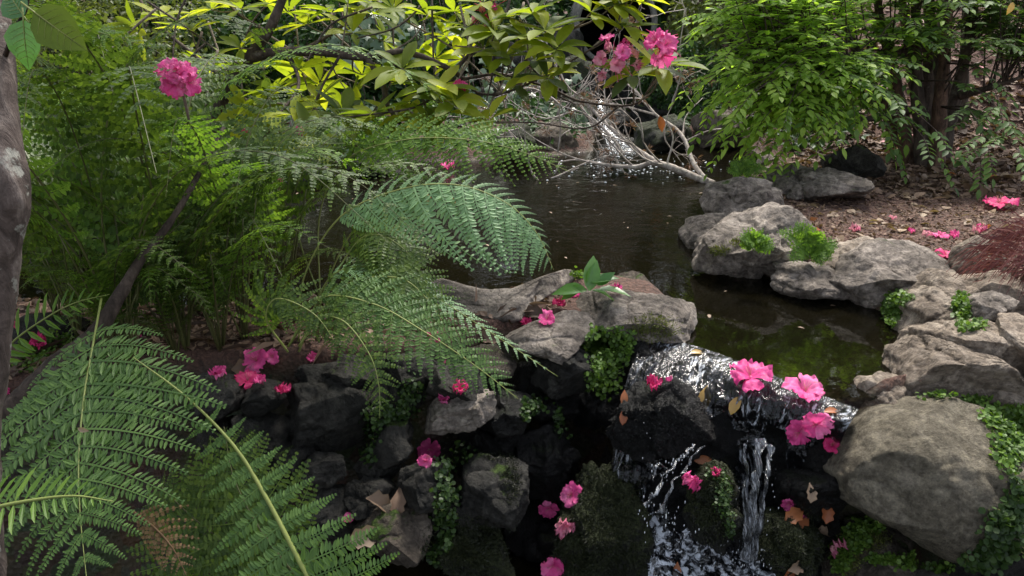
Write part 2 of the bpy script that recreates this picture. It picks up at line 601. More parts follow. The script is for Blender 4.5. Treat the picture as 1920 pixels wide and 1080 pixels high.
M['twig'] = bark_mat('grey_twig', (0.07, 0.055, 0.04), (0.15, 0.12, 0.09), (0.25, 0.2, 0.16))
M['needles'] = leaf_mat('dry_brown_needles', (0.10, 0.055, 0.04), (0.19, 0.11, 0.085), (0.3, 0.19, 0.15), trans=0.2)
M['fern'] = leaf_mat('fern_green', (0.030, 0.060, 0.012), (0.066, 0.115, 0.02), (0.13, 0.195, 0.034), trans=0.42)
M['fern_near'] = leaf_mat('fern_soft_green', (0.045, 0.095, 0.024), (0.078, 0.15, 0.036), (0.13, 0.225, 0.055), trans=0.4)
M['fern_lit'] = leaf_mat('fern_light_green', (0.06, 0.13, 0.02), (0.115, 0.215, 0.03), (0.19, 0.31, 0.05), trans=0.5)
M['fern_grey'] = leaf_mat('fern_grey_green', (0.12, 0.22, 0.10), (0.17, 0.29, 0.135), (0.22, 0.36, 0.17), trans=0.3)
M['fern_dry'] = leaf_mat('fern_dried_brown', (0.10, 0.055, 0.025), (0.19, 0.11, 0.05), (0.28, 0.18, 0.09), trans=0.3)
M['rachis'] = leaf_mat('fern_stalk', (0.12, 0.15, 0.035), (0.18, 0.21, 0.05), (0.24, 0.26, 0.08), trans=0.0)
M['rachis_dk'] = leaf_mat('fern_stalk_dark', (0.05, 0.05, 0.016), (0.075, 0.075, 0.024), (0.10, 0.11, 0.035), trans=0.0)
M['rhodo'] = leaf_mat('rhododendron_leaf', (0.08, 0.125, 0.012), (0.20, 0.255, 0.02), (0.40, 0.42, 0.035), trans=0.58, rough=0.5, spec=0.22, brown=0.4)
M['rhodo_dk'] = leaf_mat('rhododendron_leaf_dark', (0.03, 0.055, 0.012), (0.065, 0.10, 0.018), (0.12, 0.16, 0.03), trans=0.4, rough=0.5, spec=0.22, brown=0.3)
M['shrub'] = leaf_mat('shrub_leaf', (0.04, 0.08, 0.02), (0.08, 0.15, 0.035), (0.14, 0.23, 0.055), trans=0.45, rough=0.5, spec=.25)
M['shrub_lit'] = leaf_mat('shrub_leaf_sunlit', (0.12, 0.22, 0.03), (0.23, 0.37, 0.055), (0.36, 0.50, 0.10), trans=0.6, rough=0.5, spec=.25)  # sunlit copy of the shrub leaf, light put into its colour
M['hedge'] = leaf_mat('dark_evergreen_leaf', (0.01, 0.03, 0.008), (0.025, 0.062, 0.014), (0.05, 0.11, 0.022), trans=0.3)
M['olive'] = leaf_mat('olive_leaf', (0.045, 0.06, 0.018), (0.09, 0.12, 0.03), (0.16, 0.19, 0.05), trans=0.4)
M['ivy'] = leaf_mat('ivy_leaf', (0.035, 0.07, 0.03), (0.07, 0.125, 0.06), (0.16, 0.22, 0.14), trans=0.25, rough=0.3, spec=0.6)
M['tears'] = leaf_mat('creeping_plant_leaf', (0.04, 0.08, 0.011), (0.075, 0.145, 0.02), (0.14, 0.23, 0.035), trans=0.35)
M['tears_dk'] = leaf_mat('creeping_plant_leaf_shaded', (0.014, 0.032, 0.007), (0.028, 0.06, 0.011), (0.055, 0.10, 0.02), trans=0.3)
M['broad'] = leaf_mat('broad_leaf', (0.035, 0.12, 0.02), (0.06, 0.17, 0.03), (0.12, 0.26, 0.05), trans=0.35, rough=0.3, spec=0.6)
M['maple'] = leaf_mat('dark_red_thread_leaf', (0.06, 0.02, 0.024), (0.16, 0.05, 0.058), (0.32, 0.14, 0.14), trans=0.3, tint=1.2)
M['litter'] = leaf_mat('fallen_leaf', (0.04, 0.026, 0.018), (0.11, 0.066, 0.044), (0.25, 0.165, 0.115), trans=0.1, rough=0.7)
M['litter_tan'] = leaf_mat('tan_fallen_leaf', (0.13, 0.085, 0.055), (0.22, 0.15, 0.10), (0.32, 0.24, 0.16), trans=0.15, rough=0.6)
M['litter_yel'] = leaf_mat('yellow_fallen_leaf', (0.30, 0.17, 0.03), (0.36, 0.22, 0.05), (0.42, 0.27, 0.08), trans=0.25, rough=0.35, spec=0.6, brown=0.9)
M['litter_org'] = leaf_mat('orange_fallen_leaf', (0.25, 0.075, 0.03), (0.30, 0.10, 0.04), (0.36, 0.15, 0.06), trans=0.25, rough=0.4, brown=0.7)
M['petal'] = petal_mat('pink_petal', (0.66, 0.05, 0.24), (0.78, 0.10, 0.33), (0.86, 0.22, 0.45))
M['petal_pale'] = petal_mat('faded_pink_petal', (0.6, 0.12, 0.25), (0.70, 0.24, 0.34), (0.72, 0.38, 0.38))
M['petal_red'] = petal_mat('crimson_petal', (0.5, 0.02, 0.12), (0.66, 0.035, 0.18), (0.75, 0.08, 0.26))
M['stamen'] = petal_mat('stamen', (0.6, 0.2, 0.25), (0.7, 0.3, 0.3), (0.75, 0.4, 0.35))
M['water'] = water_mat('pool_water', (0.30, 0.27, 0.17), (0.007, 0.006, 0.003), ripple=1.15, calm=True)
M['flow'] = water_mat('flowing_water', (0.7, 0.72, 0.74), (0.004, 0.004, 0.005), ripple=3, scale=.35, foam_glint=.75, uv=(7, 1.1), foamscale=6, edge=(.5, .68), rough=.1, gloss=.02, patch=1.0)  # white streaks here paint the sky's glints onto the water film
M['fall'] = water_mat('falling_water', (0.75, 0.77, 0.8), (0.02, 0.022, 0.025), ripple=4, scale=.4, foam_glint=.55, uv=(2.5, 1.5), foamscale=6, edge=(.48, .7), rough=.08, gloss=.05)
M['foam_glint'] = water_mat('foaming_water', (0.6, 0.62, 0.65), (0.01, 0.011, 0.013), ripple=4, foam_glint=.95, foamscale=34, edge=(.47, .6), rough=.1, gloss=.04)
M['concrete'] = rock_mat('concrete', (0.10, 0.098, 0.085), (0.16, 0.155, 0.135), (0.22, 0.21, 0.185), lichen=0.1, bumpk=0.4, moss=0.3)
M['black'] = rock_mat('culvert_inside', (0.004, 0.004, 0.004), (0.006, 0.006, 0.006), (0.01, 0.01, 0.01), lichen=0)
# ------------------------------------------------------------------ terrain
def seg_dist(X, Y, poly):
    d = np.full(X.shape, 1e9)
    inside = np.zeros(X.shape, bool)
    n = len(poly)
    for i in range(n):
        ax, ay = poly[i]
        bx, by = poly[(i + 1) % n]
        dx, dy = bx - ax, by - ay
        t = np.clip(((X - ax) * dx + (Y - ay) * dy) / (dx * dx + dy * dy + 1e-12), 0, 1)
        d = np.minimum(d, np.hypot(X - ax - t * dx, Y - ay - t * dy))
        c = ((ay > Y) != (by > Y)) & (X < (bx - ax) * (Y - ay) / (by - ay + 1e-12) + ax)
        inside ^= c
    return np.where(inside, -d, d)


POOL_PX = [(1235, 645), (1300, 650), (1405, 695), (1500, 742), (1595, 785), (1625, 725), (1720, 700), (1715, 640), (1670, 590), (1600, 565),
           (1500, 545), (1400, 500), (1340, 470), (1330, 420), (1390, 400), (1370, 350), (1450, 310), (1400, 272), (1250, 268), (1215, 238), (1120, 236), (1110, 284),
           (950, 300), (700, 305), (400, 325), (100, 340), (-60, 400), (-60, 520), (60, 575), (300, 590), (520, 590), (700, 570), (800, 560), (900, 570),
           (1000, 545), (1100, 530), (1240, 550), (1290, 600)]
POOL = [tuple(P(a, b, z=0)[:2]) for a, b in POOL_PX]
GULLY = [(1.02, 1.86), (0.80, 1.95), (0.62, 2.18), (0.4, 2.34), (0.1, 2.34), (-.1, 2.22), (-.3, 2.08), (-.55, 2.02), (-1.0, 2.02), (-1.5, 1.8), (-2.2, 1.2), (-2.2, .0), (1.8, 0), (1.75, 1.6), (1.72, 2.35), (1.62, 2.45), (1.44, 2.22), (1.24, 1.96)]


def sst(x, a, b):
    t = np.clip((x - a) / (b - a), 0, 1)
    return t * t * (3 - 2 * t)


def height(X, Y):
    X, Y = np.asarray(X, float), np.asarray(Y, float)
    sp = seg_dist(X, Y, POOL)
    sg = seg_dist(X, Y, GULLY)
    q = np.stack([X, Y, X * 0], -1)
    z = 0.06 + 0.02 * fbm(q * 1.3, 3, 5) + 0.012 * fbm(q * 9, 2, 9)
    z = z + 0.40 * np.maximum(0, Y - 4.9) * sst(Y, 4.9, 6.5) * sst(X, 1.6, 3.2) + 0.22 * np.maximum(0, Y - 8.2) + 0.3 * np.clip(sp, 0, 0.5) * sst(Y, 4.9, 5.8)
    z = z + 0.035 * np.maximum(0, X - 1.6) + 0.12 * np.maximum(0, -X - 2.6)
    z = z * sst(sp, -.02, .10)
    bed = -0.16 * sst(-sp, 0.0, .22) - 0.008 + 0.012 * fbm(q * 6, 2, 3)
    z = np.where(sp < 0, bed, z)
    g = sst(-sg, -0.02, .09)
    z = z * (1 - g) + (-0.60 + 0.03 * fbm(q * 5, 2, 8)) * g
    return np.minimum(z, 3.0)


def grid_mesh(xs, ys, zf):
    X, Y = np.meshgrid(xs, ys)
    Z = zf(X, Y)
    V = np.stack([X, Y, Z], -1).reshape(-1, 3)
    nx, ny = len(xs), len(ys)
    i = (np.arange(ny - 1)[:, None] * nx + np.arange(nx - 1)[None]).reshape(-1)
    return V, np.stack([i, i + 1, i + nx + 1, i + nx], -1)


xs = np.concatenate([np.linspace(-60, -6.2, 10), np.linspace(-6, -1.5, 90), np.linspace(-1.48, 2.4, 200), np.linspace(2.43, 7, 90), np.linspace(7.2, 60, 10)])
ys = np.concatenate([np.linspace(-20, 0.3, 8), np.linspace(0.4, 3.4, 170), np.linspace(3.43, 9, 120), np.linspace(9.3, 80, 12)])
V, F = grid_mesh(xs, ys, height)
tag(link('ground', mesh('ground', V, F, M['soil'])), kind='structure')
GROUND = (V, F)

# pool water: one sheet a little wider than the pool outline, hidden under the banks where they rise
wx, wy = np.linspace(-3.4, 2.6, 160), np.linspace(1.7, 6.6, 150)
V, F = grid_mesh(wx, wy, lambda X, Y: X * 0)
c = V[F].mean(1)
sd = seg_dist(c[:, 0], c[:, 1], POOL)
keep = (sd < 0.09) & (seg_dist(c[:, 0], c[:, 1], GULLY) > -0.012)
F = F[keep]
tag(link('pool_water', mesh('pool_water', V, F, M['water'])), kind='structure')
WATER = (V, F)


# ------------------------------------------------------------------ rocks
SURF = []


def surf(V, F):
    SURF.append((np.asarray(V, float), np.asarray(F)))


def cube_sphere(n):
    fs, vs, k = [], [], 0
    a = np.tan(np.linspace(-1, 1, n + 1) * math.pi / 4)
    A, B = np.meshgrid(a, a)
    one = np.ones_like(A)
    for perm, sg in (((A, B, one), 1), ((B, A, -one), 1), ((one, A, B), 1), ((-one, B, A), 1), ((B, one, A), 1), ((A, -one, B), 1)):
        vs.append(np.stack(perm, -1).reshape(-1, 3))
        i = (np.arange(n)[:, None] * (n + 1) + np.arange(n)[None]).reshape(-1)
        fs.append(np.stack([i, i + 1, i + n + 2, i + n + 1], -1) + k)
        k += (n + 1) ** 2
    V = nrm(np.concatenate(vs))
    F = np.concatenate(fs)
    key = np.round(V, 5)
    _, idx, inv = np.unique(key, axis=0, return_index=True, return_inverse=True)
    return V[idx], inv.reshape(-1)[F]


_CS = {}


def rock_geo(outline, z, thick, cuts=(), seed=1, res=20, rough=1.0, lean=0.0, box=2.5, facets=15, strata=0.0, dt=0.0, grow=1.1):
    """a boulder whose silhouette follows the outline: centre on level z, thickness and backward lean in metres"""
    if res not in _CS:
        _CS[res] = cube_sphere(res)
    U, F = _CS[res]
    o = np.array(outline, float)
    c = (o.min(0) + o.max(0)) / 2
    C = P(c[0], c[1], z=z)
    t = (C - CAM) @ FW + dt
    C = P(c[0], c[1], t=t)
    k = PXM * t
    uv = (o - c) * [1, -1] * k * grow
    ang = np.arctan2(uv[:, 1], uv[:, 0])
    # radius of the polygon along each direction
    th = np.arctan2(U[:, 1], U[:, 0])
    n = len(uv)
    R = np.zeros(len(U))
    cs, sn = np.cos(th), np.sin(th)
    for i in range(n):
        a, b = uv[i], uv[(i + 1) % n]
        e = b - a
        den = cs * e[1] - sn * e[0]
        s = (a[0] * e[1] - a[1] * e[0]) / np.where(abs(den) < 1e-9, 1e-9, den)
        w = (a[0] * sn - a[1] * cs) / np.where(abs(den) < 1e-9, 1e-9, den)
        ok = (w > -1e-6) & (w < 1 + 1e-6) & (s > 0)
        R = np.where(ok & (s > R), s, R)
    R = np.maximum(R, 0.2 * np.median(R))
    rho = np.hypot(U[:, 0], U[:, 1])
    q = (rho ** box + abs(U[:, 2]) ** box) ** (-1 / box)
    rr, zz = np.minimum(rho * q, 1.0) , U[:, 2] * q
    size = math.sqrt(np.ptp(uv[:, 0]) * np.ptp(uv[:, 1]))
    loc = np.stack([rr * R * cs, rr * R * sn, zz * thick], -1)           # z of loc points to the viewer's side
    rng = random.Random(seed)
    f = 1 / size
    pw0 = loc * f + seed * 3.7
    loc = loc * (1 + 0.10 * rough * fbm(pw0 * 1.5, 3, seed))[:, None]
    for q_ in range(facets):                                              # knock flat facets off the front and the back
        side_on = q_ % 4 == 3
        v = nrm([rng.gauss(0, .9), rng.gauss(0, .9), 0.1 if side_on else rng.choice((1, 1, 1, -1)) * rng.uniform(.35, 1.3)])
        d = loc @ v
        lim = d.max() * (rng.uniform(.86, .95) if side_on else rng.uniform(.58, .88))
        loc = loc - np.maximum(d - lim, 0)[:, None] * v
    # into the world
    W = RT * loc[:, :1] + UP * loc[:, 1:2] + FW * (-loc[:, 2:3] + lean * loc[:, 1:2])
    for (nx, ny, nz, fr) in cuts:                                         # chosen faces, in world directions
        v = nrm([nx, ny - (.22 if nz > .7 else 0), nz])
        d = W @ v
        lim = d.max() * (fr + (1 - fr) * .35)
        W = W - np.maximum(d - lim, 0)[:, None] * 0.97 * v
    nn = nrm(W)
    pw = W + C
    rid = 1 - abs(vnoise(pw * f * 2.6, seed + 40))
    a = -(rid ** 9) * 0.06 * size - ((1 - abs(vnoise(pw * f * 6.3, seed + 41))) ** 10) * 0.025 * size
    st = pw @ nrm([.25, .2, 1.0])
    step = vnoise(np.stack([st * f * 9, pw[:, 0] * f * .7, pw[:, 1] * f * .7], -1), seed + 7)
    a = a + strata * size * 0.045 * np.clip(step * 3.5, -1, 1)
    cell = vnoise(pw * f * 5, seed + 60)
    a = a + 0.014 * size * np.clip(cell * 4, -1, 1) + fbm(pw * f * 11, 4, seed + 3, .65) * 0.017 * size
    W = W + nn * (a * rough)[:, None]
    return C, W, F


ROCKS = {}


def rock(name, label, outline, z, thick, mat='rock_grey', group=None, cat='rock', **kw):
    C, W, F = rock_geo(outline, z, thick, **kw)
    o = link(name, mesh(name, W, F, M[mat]), loc=C)
    surf(W + C, F)
    tag(o, label, cat, group)
    ROCKS[label] = o
    return o


G_R = 'grey stones edging the right side of the pool'
G_D = 'slabs on the stone dam of the pool'
G_L = 'dark stones of the left retaining wall'
G_W = 'wet black rocks round the cascade'
G_F = 'stones along the far bank'
rock('boulder', 'large round gritty boulder with a flat lit top, beside the cascade',
     [(1547, 880), (1562, 845), (1600, 800), (1650, 768), (1715, 752), (1790, 746), (1845, 770), (1872, 820), (1893, 890), (1884, 950), (1855, 1008), (1800, 1043), (1740, 1030), (1680, 990), (1620, 962), (1570, 930)],
     -.16, .24, 'rock_round', None, 'boulder', res=60, cuts=[(.25, -.1, 1, .72), (.8, -.5, .1, .86), (-.6, -.75, .35, .74), (.1, -1, -.2, .9)], facets=0, seed=3, rough=.36, grow=1.0, lean=.15, box=2.5)
rock('boulder', 'broad boulder with a dark undercut front directly above the round boulder',
     [(1678, 735), (1682, 690), (1712, 655), (1762, 628), (1830, 620), (1878, 640), (1935, 700), (1950, 790), (1890, 800), (1840, 770), (1785, 752), (1710, 765)],
     -.02, .2, 'rock_tan', G_R, 'boulder', res=48, cuts=[(-.1, .15, 1, .84), (-.2, -1, -.25, .5)], seed=8, lean=-.12, strata=.2, facets=2, box=4, dt=-.03)
rock('rock', 'small tan rock wedged between pool edge and the broad boulder',
     [(1588, 770), (1600, 735), (1625, 710), (1662, 702), (1700, 715), (1700, 755), (1650, 790), (1600, 800)], -.03, .12, 'rock_tan', G_R, res=32, cuts=[(.2, 0, 1, .7)], seed=12)
rock('rock', 'flat topped tan rock at the right edge of the picture above the broad boulder',
     [(1845, 625), (1870, 595), (1925, 588), (1980, 610), (1980, 740), (1930, 700), (1880, 645)], .08, .16, 'rock_tan', G_R, res=32, cuts=[(0, 0, 1, .6)], seed=14, lean=.3)
rock('rock', 'small wedge rock with green creeper on its left side',
     [(1815, 600), (1828, 560), (1868, 545), (1902, 565), (1905, 590), (1860, 600), (1835, 618)], .14, .12, 'rock_grey', G_R, res=28, cuts=[(-.1, 0, 1, .7)], seed=15)
rock('rock', 'sloping pinkish grey rock whose face runs down into the pool corner',
     [(1672, 610), (1705, 560), (1745, 525), (1790, 495), (1835, 500), (1850, 560), (1820, 615), (1770, 640), (1715, 665), (1690, 650)], .06, .22, 'rock_tan', G_R, res=44, cuts=[(-.5, -.3, .8, .8), (0, -.9, .4, .8)], seed=21, lean=.5, strata=.5, facets=8)
rock('boulder', 'big angular grey boulder overhanging the middle of the right pool edge',
     [(1572, 525), (1600, 480), (1650, 455), (1705, 450), (1765, 478), (1795, 510), (1775, 560), (1715, 590), (1650, 578), (1590, 555)], .1, .25, 'rock_grey', G_R, 'boulder', res=48, cuts=[(-.15, -.1, 1, .62), (-.4, -1, -.3, .5)], seed=25, lean=.4, strata=.5)
rock('rock', 'low flat grey rock at the waterline left of the big angular boulder',
     [(1432, 522), (1450, 495), (1520, 488), (1582, 500), (1592, 540), (1560, 562), (1490, 560), (1445, 542)], .05, .2, 'rock_grey', G_R, res=36, cuts=[(0, 0, 1, .55)], seed=28, lean=.5, strata=.5)
rock('boulder', 'big slanted grey boulder with a small fern on its right shoulder',
     [(1300, 492), (1340, 440), (1388, 405), (1440, 393), (1492, 400), (1530, 440), (1515, 492), (1455, 505), (1420, 528), (1370, 512), (1312, 505)], .12, .28, 'rock_grey', G_R, 'boulder', res=48, cuts=[(-.35, -.25, 1, .5), (-.1, -1, -.4, .5)], seed=31, lean=.5, strata=.3)
rock('rock', 'low flat topped slab standing in the water left of the slanted boulder',
     [(1280, 425), (1298, 404), (1372, 401), (1395, 415), (1375, 445), (1325, 472), (1290, 474), (1282, 450)], .05, .2, 'rock_grey', G_R, res=30, cuts=[(0, 0, 1, .5)], seed=33, lean=.6)
rock('boulder', 'rounded fissured boulder at the end of the bleached fallen branch',
     [(1323, 375), (1340, 345), (1380, 333), (1430, 343), (1480, 385), (1450, 400), (1400, 408), (1338, 402)], .14, .3, 'rock_grey', G_R, 'boulder', res=36, cuts=[(-.3, -.4, 1, .8)], seed=36, lean=.4)
rock('rock', 'long sloping slab behind the fissured boulder, running back under the shrub',
     [(1415, 345), (1450, 315), (1490, 306), (1555, 328), (1605, 352), (1598, 372), (1520, 372), (1475, 378), (1440, 358)], .14, .35, 'rock_grey', G_R, res=32, cuts=[(-.3, -.1, 1, .6)], seed=37, lean=.8, strata=.5)
rock('rock', 'tan rock filling the gap behind the broad boulder and below the small wedge rock',
     [(1700, 680), (1730, 625), (1790, 600), (1860, 600), (1900, 630), (1880, 690), (1790, 700)], .05, .18, 'rock_tan', G_R, res=32, seed=17, lean=.5, strata=.5, facets=8)
rock('rock', 'dusty rock between the maple mound and the small wedge rock',
     [(1790, 560), (1830, 520), (1890, 515), (1960, 540), (1980, 600), (1900, 600), (1850, 590)], .12, .2, 'rock_tan', G_R, res=28, seed=18, lean=.5, facets=8)
rock('rock', 'tan rock sunk in mulch between the small fern and the big angular boulder',
     [(1540, 490), (1575, 458), (1630, 445), (1680, 460), (1650, 495), (1590, 515)], .12, .2, 'rock_tan', G_R, res=28, cuts=[(0, -.2, 1, .6)], seed=39, lean=.6)
rock('rock', 'upright pale rock beside the dark red thread leaf maple',
     [(1800, 505), (1812, 462), (1838, 446), (1872, 478), (1868, 525), (1832, 545)], .16, .14, 'rock_tan', G_R, res=26, seed=41, cuts=[(-.4, -.3, .9, .7)])
rock('rock', 'dark rock in the shade at the foot of the big green shrub',
     [(1525, 315), (1552, 290), (1600, 280), (1645, 305), (1640, 335), (1565, 335)], .15, .3, 'rock_shade', G_R, res=20, seed=43)
rock('rock', 'small grey stone at the water under the hanging shrub tips',
     [(1412, 305), (1425, 288), (1450, 290), (1456, 308), (1430, 318)], .03, .1, 'rock_grey', G_R, res=12, seed=44)
rock('rock', 'mossy brown rock at the bottom under the round boulder',
     [(1552, 1110), (1570, 1020), (1610, 985), (1655, 978), (1710, 1000), (1752, 1040), (1765, 1110)], -.42, .14, 'rock_far', G_R, res=36, cuts=[(0, -.1, 1, .7)], seed=46, lean=.4)
rock('rock', 'grey rock at the bottom edge, right of the mossy brown rock',
     [(1620, 1130), (1655, 1062), (1720, 1056), (1765, 1075), (1790, 1130)], -.5, .12, 'rock_grey', G_R, res=24, seed=47)
rock('rock', 'shaded rock low at the right edge beside the round boulder',
     [(1870, 960), (1885, 890), (1915, 850), (1960, 860), (1970, 980), (1900, 1000)], -.2, .12, 'rock_shade', G_R, res=24, seed=48)
rock('rock', 'shaded rock in the bottom right corner with creeper over it',
     [(1790, 1090), (1810, 1040), (1860, 1005), (1920, 985), (1980, 1000), (1980, 1110)], -.4, .14, 'rock_shade', G_R, res=24, seed=49)
rock('rock', 'shaded rock under the right end of the broad boulder',
     [(1840, 790), (1870, 760), (1930, 760), (1970, 800), (1970, 880), (1890, 880)], -.14, .12, 'rock_shade', G_R, res=20, seed=50)

rock('slab', 'thick grey slab at the right end of the dam with a vertical dark front',
     [(1078, 575), (1098, 545), (1170, 548), (1240, 558), (1300, 570), (1303, 605), (1285, 640), (1200, 655), (1135, 630), (1098, 602)], .03, .16, 'rock_grey', G_D, 'rock', res=48, cuts=[(0, .05, 1, .55), (0, -1, -.35, .6)], seed=61, lean=.3, box=4, facets=6, strata=.45, rough=.7, grow=1.02)
rock('slab', 'low brown slab behind the green broad leaves',
     [(1140, 522), (1190, 508), (1232, 535), (1225, 552), (1150, 550)], .02, .12, 'rock_far', G_D, 'rock', res=20, cuts=[(0, 0, 1, .5)], seed=62, lean=.8)
rock('slab', 'pointed pale slab lying across the middle of the dam',
     [(945, 632), (990, 612), (1055, 588), (1112, 588), (1118, 618), (1080, 655), (1050, 680), (1008, 668), (958, 650)], .06, .13, 'rock_grey', G_D, 'rock', res=40, cuts=[(.05, -.12, 1, .4), (-.1, -1, .1, .8)], seed=64, lean=.5, box=3.5, facets=6, strata=.45, rough=.7, grow=1.02)
rock('slab', 'long flat slab forming the back of the dam beside the pool water',
     [(765, 530), (830, 523), (900, 543), (960, 540), (1030, 512), (1072, 503), (1085, 522), (1020, 562), (965, 602), (900, 622), (830, 615), (790, 575)], .05, .2, 'rock_grey', G_D, 'rock', res=48, cuts=[(0, -.05, 1, .38), (.3, -1, 0, .8)], seed=66, lean=.7, box=4, facets=6, strata=.45, rough=.7, grow=1.02)
rock('slab', 'narrow brown slab below the pointed pale slab, half under a fern tip',
     [(872, 640), (920, 640), (965, 680), (958, 705), (920, 708), (878, 685)], .0, .12, 'rock_far', G_D, 'rock', res=24, cuts=[(0, 0, 1, .6)], seed=67, lean=.3)
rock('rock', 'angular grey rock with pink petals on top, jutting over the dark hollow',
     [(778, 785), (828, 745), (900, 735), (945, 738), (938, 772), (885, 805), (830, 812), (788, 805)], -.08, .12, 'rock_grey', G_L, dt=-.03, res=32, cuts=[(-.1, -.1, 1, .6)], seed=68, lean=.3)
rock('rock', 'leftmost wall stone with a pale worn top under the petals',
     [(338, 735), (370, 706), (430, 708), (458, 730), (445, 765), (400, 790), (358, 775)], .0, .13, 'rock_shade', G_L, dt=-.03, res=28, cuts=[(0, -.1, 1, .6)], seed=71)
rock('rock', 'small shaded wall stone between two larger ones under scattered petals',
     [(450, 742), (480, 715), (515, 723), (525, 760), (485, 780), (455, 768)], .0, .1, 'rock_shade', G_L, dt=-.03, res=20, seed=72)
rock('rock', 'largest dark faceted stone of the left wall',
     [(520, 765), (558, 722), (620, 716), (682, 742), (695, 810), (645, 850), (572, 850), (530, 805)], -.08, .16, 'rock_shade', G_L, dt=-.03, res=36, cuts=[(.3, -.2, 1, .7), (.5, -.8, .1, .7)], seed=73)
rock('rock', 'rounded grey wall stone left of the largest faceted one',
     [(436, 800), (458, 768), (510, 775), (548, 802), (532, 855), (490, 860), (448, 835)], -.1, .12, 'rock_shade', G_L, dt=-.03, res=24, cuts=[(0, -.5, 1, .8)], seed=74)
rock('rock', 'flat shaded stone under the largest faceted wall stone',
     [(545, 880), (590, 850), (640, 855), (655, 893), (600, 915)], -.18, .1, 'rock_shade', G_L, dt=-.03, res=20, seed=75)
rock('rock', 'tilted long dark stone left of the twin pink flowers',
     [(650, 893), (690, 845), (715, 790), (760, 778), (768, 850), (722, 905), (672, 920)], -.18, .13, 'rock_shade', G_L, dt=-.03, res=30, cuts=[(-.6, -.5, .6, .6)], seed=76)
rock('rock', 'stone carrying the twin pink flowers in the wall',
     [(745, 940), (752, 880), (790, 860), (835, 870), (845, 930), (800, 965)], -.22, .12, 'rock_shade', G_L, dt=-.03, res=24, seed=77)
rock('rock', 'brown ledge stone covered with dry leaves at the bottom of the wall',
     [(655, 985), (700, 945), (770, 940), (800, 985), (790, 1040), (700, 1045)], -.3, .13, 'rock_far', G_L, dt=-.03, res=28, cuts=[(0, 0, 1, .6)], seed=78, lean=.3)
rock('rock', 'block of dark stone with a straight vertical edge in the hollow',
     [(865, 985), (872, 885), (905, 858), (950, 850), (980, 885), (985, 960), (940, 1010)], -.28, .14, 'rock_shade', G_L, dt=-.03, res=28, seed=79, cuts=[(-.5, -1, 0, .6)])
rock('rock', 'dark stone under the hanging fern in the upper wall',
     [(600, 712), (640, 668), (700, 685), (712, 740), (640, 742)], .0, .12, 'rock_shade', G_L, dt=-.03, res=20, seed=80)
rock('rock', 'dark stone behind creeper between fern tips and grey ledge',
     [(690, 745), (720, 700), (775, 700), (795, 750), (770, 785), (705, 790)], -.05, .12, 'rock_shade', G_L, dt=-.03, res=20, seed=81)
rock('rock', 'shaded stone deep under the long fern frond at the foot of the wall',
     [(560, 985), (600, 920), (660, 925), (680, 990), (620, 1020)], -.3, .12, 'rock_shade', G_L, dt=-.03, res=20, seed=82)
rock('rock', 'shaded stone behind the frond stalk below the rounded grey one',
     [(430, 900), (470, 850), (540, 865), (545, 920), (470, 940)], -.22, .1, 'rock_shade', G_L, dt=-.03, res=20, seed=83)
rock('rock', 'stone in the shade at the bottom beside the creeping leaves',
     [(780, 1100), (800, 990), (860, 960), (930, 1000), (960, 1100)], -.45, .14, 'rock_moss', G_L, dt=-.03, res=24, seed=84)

# the hollow behind and under the dam
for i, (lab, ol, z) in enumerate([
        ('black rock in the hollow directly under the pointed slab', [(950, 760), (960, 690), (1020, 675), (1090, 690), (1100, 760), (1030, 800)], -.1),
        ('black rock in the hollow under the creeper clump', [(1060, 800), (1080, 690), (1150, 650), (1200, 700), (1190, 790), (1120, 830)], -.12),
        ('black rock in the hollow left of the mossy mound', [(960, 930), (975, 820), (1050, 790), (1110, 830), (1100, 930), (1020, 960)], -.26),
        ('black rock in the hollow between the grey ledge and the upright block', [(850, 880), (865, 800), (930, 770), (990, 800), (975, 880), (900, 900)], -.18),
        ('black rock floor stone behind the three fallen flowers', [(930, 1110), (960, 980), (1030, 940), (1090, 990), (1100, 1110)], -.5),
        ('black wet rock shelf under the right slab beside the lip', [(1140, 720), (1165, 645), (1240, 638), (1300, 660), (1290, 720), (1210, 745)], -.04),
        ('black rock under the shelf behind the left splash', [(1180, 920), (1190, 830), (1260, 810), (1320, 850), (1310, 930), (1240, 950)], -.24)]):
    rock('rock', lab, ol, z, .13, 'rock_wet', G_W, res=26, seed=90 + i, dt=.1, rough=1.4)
rock('rock', 'rounded glistening black rock left of the falls, a petal on top',
     [(1138, 815), (1158, 745), (1188, 712), (1250, 715), (1310, 735), (1335, 790), (1300, 842), (1225, 855), (1160, 845)], -.12, .16, 'rock_wet', G_W, res=48, seed=101, rough=1.3, dt=-.06)
rock('rock', 'dark green mossy mound right of the three fallen flowers',
     [(1040, 1110), (1062, 975), (1100, 890), (1145, 864), (1188, 885), (1205, 960), (1195, 1050), (1215, 1110)], -.4, .15, 'rock_moss', G_W, res=56, seed=102, rough=1.6, lean=.3, box=2.1)
rock('rock', 'mossy outcrop with pink petals in the middle of the falls',
     [(1285, 940), (1300, 890), (1325, 862), (1360, 868), (1378, 925), (1388, 990), (1362, 1040), (1312, 1020), (1290, 975)], -.34, .1, 'rock_moss', G_W, res=36, seed=103, rough=1.8, dt=-.12)
rock('rock', 'dark mossy rock right of the narrow fall under orange leaves',
     [(1418, 1040), (1436, 970), (1480, 945), (1535, 965), (1565, 1020), (1555, 1080), (1480, 1095), (1425, 1080)], -.42, .13, 'rock_moss', G_W, res=36, seed=104, rough=1.6, dt=-.09)
rock('rock', 'black wet rock between the narrow fall and the round boulder',
     [(1470, 960), (1480, 880), (1540, 850), (1590, 870), (1610, 940), (1560, 985)], -.26, .12, 'rock_wet', G_W, res=30, seed=105, dt=-.05)

